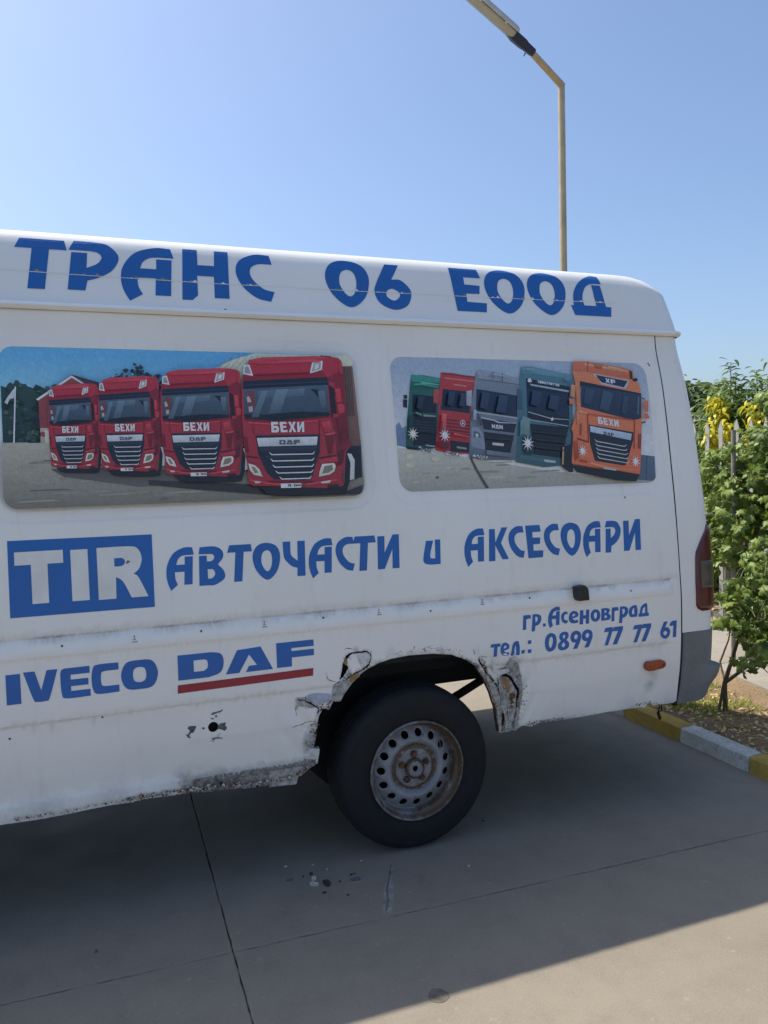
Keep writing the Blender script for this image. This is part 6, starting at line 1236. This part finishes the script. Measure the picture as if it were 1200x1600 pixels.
v1 = vine('nearest grapevine, its thin forked stem standing in dry soil behind the rear bumper', sb,
     [([(3.672,3.54,0.8247)][0], (.17, .17, .17), 1, 1.6), ([(3.675,3.679,0.6483)][0], (.09, .10, .12), 1, .55), ([(3.695,3.369,0.7179)][0], (.16, .2, .22), 1, 1.2), ([(3.732,3.763,0.7885)][0], (.10, .10, .10), 1, .8), ([(3.657,3.554,0.5948)][0], (.10, .10, .08), 1, .7), ([(3.784,3.567,1.023)][0], (.14, .14, .14), 1, 1.0), ([(3.65,3.417,0.5466)][0], (.10, .10, .07), 1, .5), ([(3.586,3.485,0.4381)][0], (.10, .08, .05), 1, .25), ([(3.79,3.261,0.9264)][0], (.3, .3, .3), 1, 1.3)],
     [([sb, tips[0], tips[1], tips[2]], .016, .008), ([tips[0], tips[3], tips[4]], .011, .008), ([sb+Vector((-.05, .01, 0)), tips[0]+Vector((-.02, 0, 0))], .009, .008), ([tips[0], tips[5], tips[6], tips[8]], .007, .004), ([tips[4], tips[7]], .007, .004)], 290, 90, (.07, .125))
base2 = [(4.711,4.622,0.5636)][0]
vine('dense climbing grapevine covering the fence just behind the tail light', base2,
     [([(4.391,4.518,1.526)][0], (.16, .2, .22), 1, 1.2), ([(4.425,4.342,1.273)][0], (.25, .25, .38), 1, 1.8), ([(4.429,4.62,1.07)][0], (.09, .12, .24), 1, .45), ([(4.497,4.269,1.68)][0], (.22, .25, .22), 1, 1.1), ([(4.403,4.644,1.215)][0], (.06, .1, .3), 1, .7), ([(4.321,4.584,0.7928)][0], (.05, .06, .12), 1, .35), ([(4.275,4.351,1.006)][0], (.10, .1, .2), 1, .6), ([(4.446,4.321,0.8598)][0], (.14, .16, .14), 1, .5)],
     [([(base2[0], base2[1], .1), (base2[0]+.03, base2[1], .6), (base2[0]-.02, base2[1], 1.2), (base2[0], base2[1], 1.7)], .022, .01)], 290, 420, (.07, .15))
base3 = [(4.661,4.088,0.5543)][0]
vine('tall grapevine at the right edge with leaves hanging above the fence tops', base3,
     [([(4.47,4.002,1.672)][0], (.3, .3, .45), 1, 2), ([(4.483,4.136,2.005)][0], (.12, .2, .12), 1, .7), ([(4.628,4.42,0.361)][0], (.2, .2, .12), 1, .8), ([(4.535,3.929,1.025)][0], (.3, .3, .4), 1, 2), ([(4.598,4.307,1.221)][0], (.14, .2, .3), 1, .8)],
     [([(base3[0], base3[1], .1), (base3[0]+.03, base3[1], .7), (base3[0], base3[1], 1.6)], .024, .012)], 290, 320, (.07, .15))
base4 = [(4.854,5.848,0.2566)][0]
vine('grapevine along the fence hidden behind the rear of the van', base4,
     [([(4.833,5.604,1.378)][0], (.35, .4, .4), 1, 2), ([(4.716,6.213,1.252)][0], (.5, .5, .5), 1, 2)],
     [([(base4[0], base4[1], .1), (base4[0]+.03, base4[1], .7), (base4[0], base4[1], 1.6)], .024, .012)], 120, 160, (.09, .15))
# grapes
grp = B(); gc = [(3.633,3.507,0.6702),(3.64,3.5,0.6066),(3.648,3.564,0.8993)]
for c in gc:
    for k in range(28):
        p = Vector(c)+Vector((random.gauss(0, .014), random.gauss(0, .014), random.gauss(0, .03))); r = .006
        grp.add([p+Vector(v)*r for v in ((1,0,0),(-1,0,0),(0,1,0),(0,-1,0),(0,0,1),(0,0,-1))], [(0,2,4),(2,1,4),(1,3,4),(3,0,4),(2,0,5),(1,2,5),(3,1,5),(0,3,5)])
o = grp.make('grape_bunches', SHOOT, v1, 180); o['kind'] = 'stuff'
def narrow(b, p, d, l, w_, droop):
    d = d.normalized(); sdv = d.cross(Vector((0, 0, 1))); sdv = sdv.normalized() if sdv.length > .01 else Vector((1, 0, 0)); V = []; n = 5
    q = Vector(p); dd = d.copy()
    tw = random.uniform(-.7, .7); 
    for i in range(n+1):
        t = i/n; ww = w_*(math.sin(PI*min(1, t*.93+.07))**.8)*.5; s2 = (sdv*math.cos(tw)+sdv.cross(dd)*math.sin(tw)).normalized()
        V += [q-s2*ww, q+s2*ww]; q = q+dd*(l/n); dd = (dd+Vector((0, 0, -droop/n))).normalized()
    b.add(V, [(2*i, 2*i+1, 2*i+3, 2*i+2) for i in range(n)])
def peach(label, base, shoots, mass, yellow, cat='peach tree', name='peach_tree', inner=900):
    t_ = tag(empty(name, (base[0], base[1], .04)), label, cat, 'peach trees beyond the fence')
    tr = B(); tr.tube([(base[0], base[1], .04), (base[0]+.03, base[1], .5), (base[0], base[1]+.02, 1.1)], [.05, .042, .035], 10)
    fo = B(); ye = B()
    for tip in shoots:
        tip = Vector(tip); b0 = Vector((base[0], base[1], 1.0)); mid_ = (b0+tip)/2+Vector((tip.x-b0.x, tip.y-b0.y, 0))*.22
        P_ = []
        for i in range(13):
            t = i/12; P_.append(b0*(1-t)**2+mid_*2*t*(1-t)+tip*t*t)
        tr.tube(P_, [.016*(1-i/12)+.003 for i in range(13)], 6)
        for i in range(80):
            t = .25+.75*(i/80)**.85; k = min(11, int(t*12)); p = P_[k].lerp(P_[k+1], t*12-k); a = i*2.4+random.random()
            d = Vector((math.cos(a), math.sin(a), .75-.3*(1-t))); narrow(fo, p, d, random.uniform(.10, .15)*(1 if t < .95 else .7), random.uniform(.018, .026), random.uniform(1.2, 2.6))
    for (c, rad, n) in mass:
        for i in range(n):
            p = Vector(c)+Vector((random.gauss(0, rad[0]), random.gauss(0, rad[1]), random.gauss(0, rad[2]))); a = random.random()*6.28
            narrow(fo, p, Vector((math.cos(a), math.sin(a), random.uniform(-.3, .6))), random.uniform(.09, .15), random.uniform(.018, .03), random.uniform(.8, 2.4))
    for (c, rad, n) in yellow:
        for i in range(n):
            p = Vector(c)+Vector((random.gauss(0, rad[0]), random.gauss(0, rad[1]), random.gauss(0, rad[2]))); a = random.random()*6.28
            narrow(ye, p, Vector((math.cos(a), math.sin(a), random.uniform(-.5, .3))), random.uniform(.07, .12), random.uniform(.02, .032), random.uniform(1.5, 3))
    tr.make('trunk', BARK, t_, 60); fo.make('crown', PEACH, t_)['kind'] = 'stuff'
    if ye.V: ye.make('yellow_leaves', YLEAF, t_)['kind'] = 'stuff'
    return t_
peach('leafy peach tree with the highest pointed shoot and yellowed leaves beside the van corner', [(6.036,6.126,0.4314)][0],
      [(5.974,6.046,2.546),(5.952,6.207,2.32),(5.987,6.312,2.184),(6.098,6.065,2.339),(5.936,5.943,2.415),(6.081,6.222,2.419),(6.071,5.95,2.19),(6.02,6.418,2.082)],
      [([(5.966,6.055,2.056)][0], (.13, .15, .14), 620), ([(5.952,6.208,1.78)][0], (.16, .15, .16), 500)], [([(5.671,5.922,2.107)][0], (.035, .04, .06), 95), ([(5.704,5.891,2.026)][0], (.03, .03, .06), 50), ([(5.501,5.809,1.806)][0], (.02, .03, .05), 65), ([(5.599,5.714,1.837)][0], (.035, .03, .05), 75), ([(5.609,5.563,1.737)][0], (.03, .03, .03), 25)])
peach('second leafy peach tree at the right edge with a hanging yellow spray', [(6.113,5.762,0.4698)][0],
      [(5.989,5.747,2.435),(6.023,5.711,2.348),(5.994,5.596,2.376),(6.048,5.538,2.458),(6.034,5.844,2.284),(6.182,5.538,2.343),(6.235,5.479,2.279)],
      [([(6.038,5.695,2.06)][0], (.16, .15, .14), 620), ([(6.201,5.517,1.928)][0], (.22, .2, .2), 400)], [([(5.621,5.408,1.952)][0], (.035, .04, .09), 120), ([(5.611,5.419,1.783)][0], (.03, .03, .04), 40)])
# dense low shrubs behind the fence and a far tree
def shrub(label, c, rad, n, m, s, cat, name, group=None, trunk=True):
    t_ = tag(empty(name, (c[0], c[1], .04)), label, cat, group); b = B()
    for i in range(n):
        d = Vector((random.gauss(0, 1), random.gauss(0, 1), random.gauss(0, 1))).normalized(); r = random.random()**.4
        wob = 1+.22*math.sin(d.x*5+1)*math.cos(d.z*4+d.y*3)
        p = Vector((c[0]+d.x*rad[0]*r*wob, c[1]+d.y*rad[1]*r*wob, c[2]+d.z*rad[2]*r*wob)); a = random.random()*6.28
        if p.z < .06: continue
        m_ = leaf_rot(d+Vector((random.uniform(-1, 1), random.uniform(-1, 1), random.uniform(-.3, 1.2))), Vector((math.cos(a), math.sin(a), -.4))); q = s*random.uniform(.6, 1.3)
        b.add([p+m_ @ Vector(v)*q for v in ((0, -.5, 0), (.28, -.1, .05), (.2, .35, 0), (0, .6, -.05), (-.2, .35, 0), (-.28, -.1, .05))], [(0, 1, 2, 3), (0, 3, 4, 5)])
    if trunk: q = B(); q.tube([(c[0], c[1], .02), (c[0]+.02, c[1], c[2]*.5), (c[0], c[1], c[2])], [.08*rad[0]+.01, .06*rad[0]+.01, .02], 8); q.make('trunk', BARK, t_, 60)
    b.make('crown', m, t_)['kind'] = 'stuff'
    return t_
for k, (px_, lab) in enumerate(zip([(6.595,6.976,1.012),(6.687,6.606,1.024),(6.776,6.223,1.037),(6.827,7.977,0.9565)], ('dark round bush behind the fence seen just right of the van', 'dark round bush behind the fence below the tallest peach shoot', 'dark bush behind the fence at the right edge', 'bush behind the fence hidden by the rear of the van'))):
    shrub(lab, (px_[0], px_[1], .95), (.55, .55, .85), 2600, TREEL, .11, 'bush', 'bush', 'bushes behind the fence')
shrub('distant dark tree low on the horizon at the upper rear corner of the van', [(11.4,12.61,2.235)][0], (.95, .95, 1.0), 3600, TREEL, .15, 'tree', 'distant_tree')
tl_ = B()
for k in range(16):
    a = math.radians(30+k*9); c = (45*math.sin(a-1.3)+10, 48*math.cos(a-1.3)+14, 1.6)
    for i in range(500):
        d = Vector((random.gauss(0, 1), random.gauss(0, 1), random.gauss(0, 1))).normalized()*random.random()**.4
        p = Vector((c[0]+d.x*3.2, c[1]+d.y*3.2, c[2]+d.z*1.7*(1+.3*math.sin(k*2+d.x*4)))); q = random.uniform(.3, .8)
        m_ = leaf_rot(d+Vector((random.uniform(-1, 1), random.uniform(-1, 1), 1)), Vector((1, 0, -.3))); tl_.add([p+m_ @ Vector(v)*q for v in ((0, -.5, 0), (.3, 0, .05), (0, .6, 0), (-.3, 0, .05))], [(0, 1, 2, 3)])
tag(tl_.make('tree_line', TREEL, None), 'low line of far trees on the horizon', 'tree line', kind='stuff')
# more of the same planting on along the fence, past both sides of the view
def clone(o, loc, rz, label):
    n = o.copy(); COL.objects.link(n); n.location = loc; n.rotation_euler = (0, 0, rz); n['label'] = label
    for ch in [c for c in bpy.data.objects if c.parent == o]:
        c = ch.copy(); COL.objects.link(c); mi = ch.matrix_parent_inverse.copy(); c.parent = n; c.matrix_parent_inverse = mi
    return n
by = {o['label'][:12]: o for o in bpy.data.objects if o.get('category') in ('bush', 'peach tree', 'grapevine')}
bu = [o for o in bpy.data.objects if o.get('category') == 'bush']; pe = [o for o in bpy.data.objects if o.get('category') == 'peach tree']; gv = [o for o in bpy.data.objects if o.get('category') == 'grapevine']
for k, (x, y) in enumerate([(7.0, 4.2), (7.1, 3.0), (7.0, 1.8), (6.9, .5), (7.2, -.9), (6.6, 9.0), (6.5, 10.4), (5.9, 11.6)]):
    clone(bu[k % 4], (x, y, .04), k*1.3, 'bush behind the fence, number %s along it outside the view' % ('one two three four five six seven eight'.split()[k]))
for k, (x, y) in enumerate([(7.6, 4.4), (7.7, 2.4), (7.5, .3), (6.8, 8.6), (6.9, 10.2)]):
    clone(pe[k % 2], (x, y, .04), k*2.1, ('first', 'second', 'third', 'fourth', 'fifth')[k]+' of the peach trees growing outside the view')
for k, (x, y) in enumerate([(4.95, 3.2), (5.1, 2.0), (4.9, .8)]):
    clone(gv[(1, 2, 1)[k]], (x, y, .05), .6+k, ('first', 'second', 'third')[k]+' of the grapevines beyond the right edge of the view')
# small garden lantern
lc = Vector([(6.212,6.786,1.978)][0]); ln = tag(empty('garden_lantern', (lc.x, lc.y, 0)), 'small black garden lantern on a thin post beside the van corner', 'lantern')
b = B(); b.tube([(lc.x, lc.y, 0), (lc.x, lc.y, lc.z-.06)], .014, 8); b.make('post', BLACKP, ln)
b = B(); b.tube([lc-Vector((0,0,.07)), lc-Vector((0,0,.06)), lc+Vector((0,0,.03))], [.02, .028, .042], 6); b.make('lantern_glass', GLASSD, ln)
b = B(); b.tube([lc+Vector((0,0,.03)), lc+Vector((0,0,.045)), lc+Vector((0,0,.08)), lc+Vector((0,0,.10))], [.055, .05, .015, .006], 6); b.make('lantern_cap', BLACKP, ln)
# litter and weeds on the bed
b = B()
for i in range(5200):
    x = random.uniform(3.26, 4.35); y = random.uniform(2.2, 6.2); s = random.uniform(.006, .022); a = random.random()*6.28; p = Vector((x, y, .066+random.uniform(0, .012)))
    m_ = leaf_rot(Vector((random.uniform(-.7, .7), random.uniform(-.7, .7), 1)), Vector((math.cos(a), math.sin(a), 0))); b.add([p+m_ @ Vector(v)*s for v in ((0, -1, 0), (.4, 0, .1), (0, 1, 0), (-.4, 0, .1))], [(0, 1, 2, 3)])
for i in range(2500):
    x = random.uniform(5.05, 7.5); y = random.uniform(4, 8.5); s = random.uniform(.02, .05); a = random.random()*6.28; p = Vector((x, y, .06+random.uniform(0, .015)))
    m_ = leaf_rot(Vector((random.uniform(-.7, .7), random.uniform(-.7, .7), 1)), Vector((math.cos(a), math.sin(a), 0))); b.add([p+m_ @ Vector(v)*s for v in ((0, -1, 0), (.4, 0, .1), (0, 1, 0), (-.4, 0, .1))], [(0, 1, 2, 3)])
tag(b.make('dry_leaf_litter', LITTER, None), 'dry leaf litter scattered over the planting bed', 'leaf litter', kind='stuff')
b = B(); cc = [(3.704,4.062),(3.522,3.948),(3.921,4.209),(3.68,3.841),(3.82,3.773),(3.551,3.759),(4.034,4.067),(3.592,3.884),(3.441,3.913),(3.771,3.625)]
for i in range(1500):
    c = random.choice(cc[:9] if random.random() < .6 else [(random.uniform(3.3, 4.1), random.uniform(2.6, 5))]); x = c[0]+random.gauss(0, .05); y = c[1]+random.gauss(0, .06)
    if x < 3.27: continue
    narrow(b, Vector((x, y, .06)), Vector((random.uniform(-.6, .6), random.uniform(-.6, .6), 1)), random.uniform(.02, .06), .006, random.uniform(.5, 2.5))
tag(b.make('weeds', GRASS, None), 'short yellow green weeds growing in the planting bed', 'weeds', kind='stuff')
# flakes fallen under the van
FL = [(0.8262,2.891),(0.7894,2.945),(0.7784,2.903),(0.9407,2.876),(0.7883,2.986),(0.7977,2.83),(0.6993,2.973),(0.7093,3.084),(0.8157,3.052),(0.8581,2.994),(0.9348,2.916),(0.9504,2.92),(0.8754,2.778),(1.008,3.003),(0.7555,2.979),(0.8769,2.884),(1.392,2.786),(1.637,3.123),(-0.02293,2.787)]
W_ = simple('white_flake', (.60, .56, .50), .7, .15, 60, .3); K_ = simple('black_flake', (.05, .05, .052), .7, .2, 60, .3); Gr_ = simple('grey_flake', (.16, .16, .17), .8, .2, 60, .3)
spec = [(.026, K_, 'largest black flake in the debris on the concrete under the van side'), (.017, W_, 'upper of the two white paint flakes lying beside the big black flake'), (.021, W_, 'lower and longer white paint flake lying beside the big black flake'), (.022, Gr_, 'curled grey ring shaped flake at the right of the fallen debris'), (.012, K_, 'small dark flake just above the white paint flakes'), (.010, K_, 'thin dark sliver below the big black flake'), (.014, Gr_, 'pale grey flake at the left end of the fallen debris')]
for i, (x, y) in enumerate(FL):
    s, m_, lab = spec[i] if i < len(spec) else (random.uniform(.005, .009), random.choice([W_, K_, Gr_]), 'tiny chip of paint or rust on the concrete near the rear wheel')
    n = 9; th_ = .0025; ang = random.random()*3; ring = []
    for k in range(n):
        a = 2*PI*k/n; r = s*random.uniform(.75, 1.1); u, v = r*math.cos(a), r*.62*math.sin(a); ring.append((x+u*math.cos(ang)-v*math.sin(ang), y+u*math.sin(ang)+v*math.cos(ang)))
    V = [(a, b_, .001) for a, b_ in ring]+[(a, b_, .001+th_+.004*abs(math.sin(k*1.3))*s/.02) for k, (a, b_) in enumerate(ring)]
    c_ = (x, y, .0025); V.append(c_)
    F = [(k, (k+1) % n, n+(k+1) % n, n+k) for k in range(n)]+[(n+k, n+(k+1) % n, 2*n) for k in range(n)]
    tag(mk('paint_flake', V, F, m_), lab, 'paint flake', 'flakes fallen on the concrete')
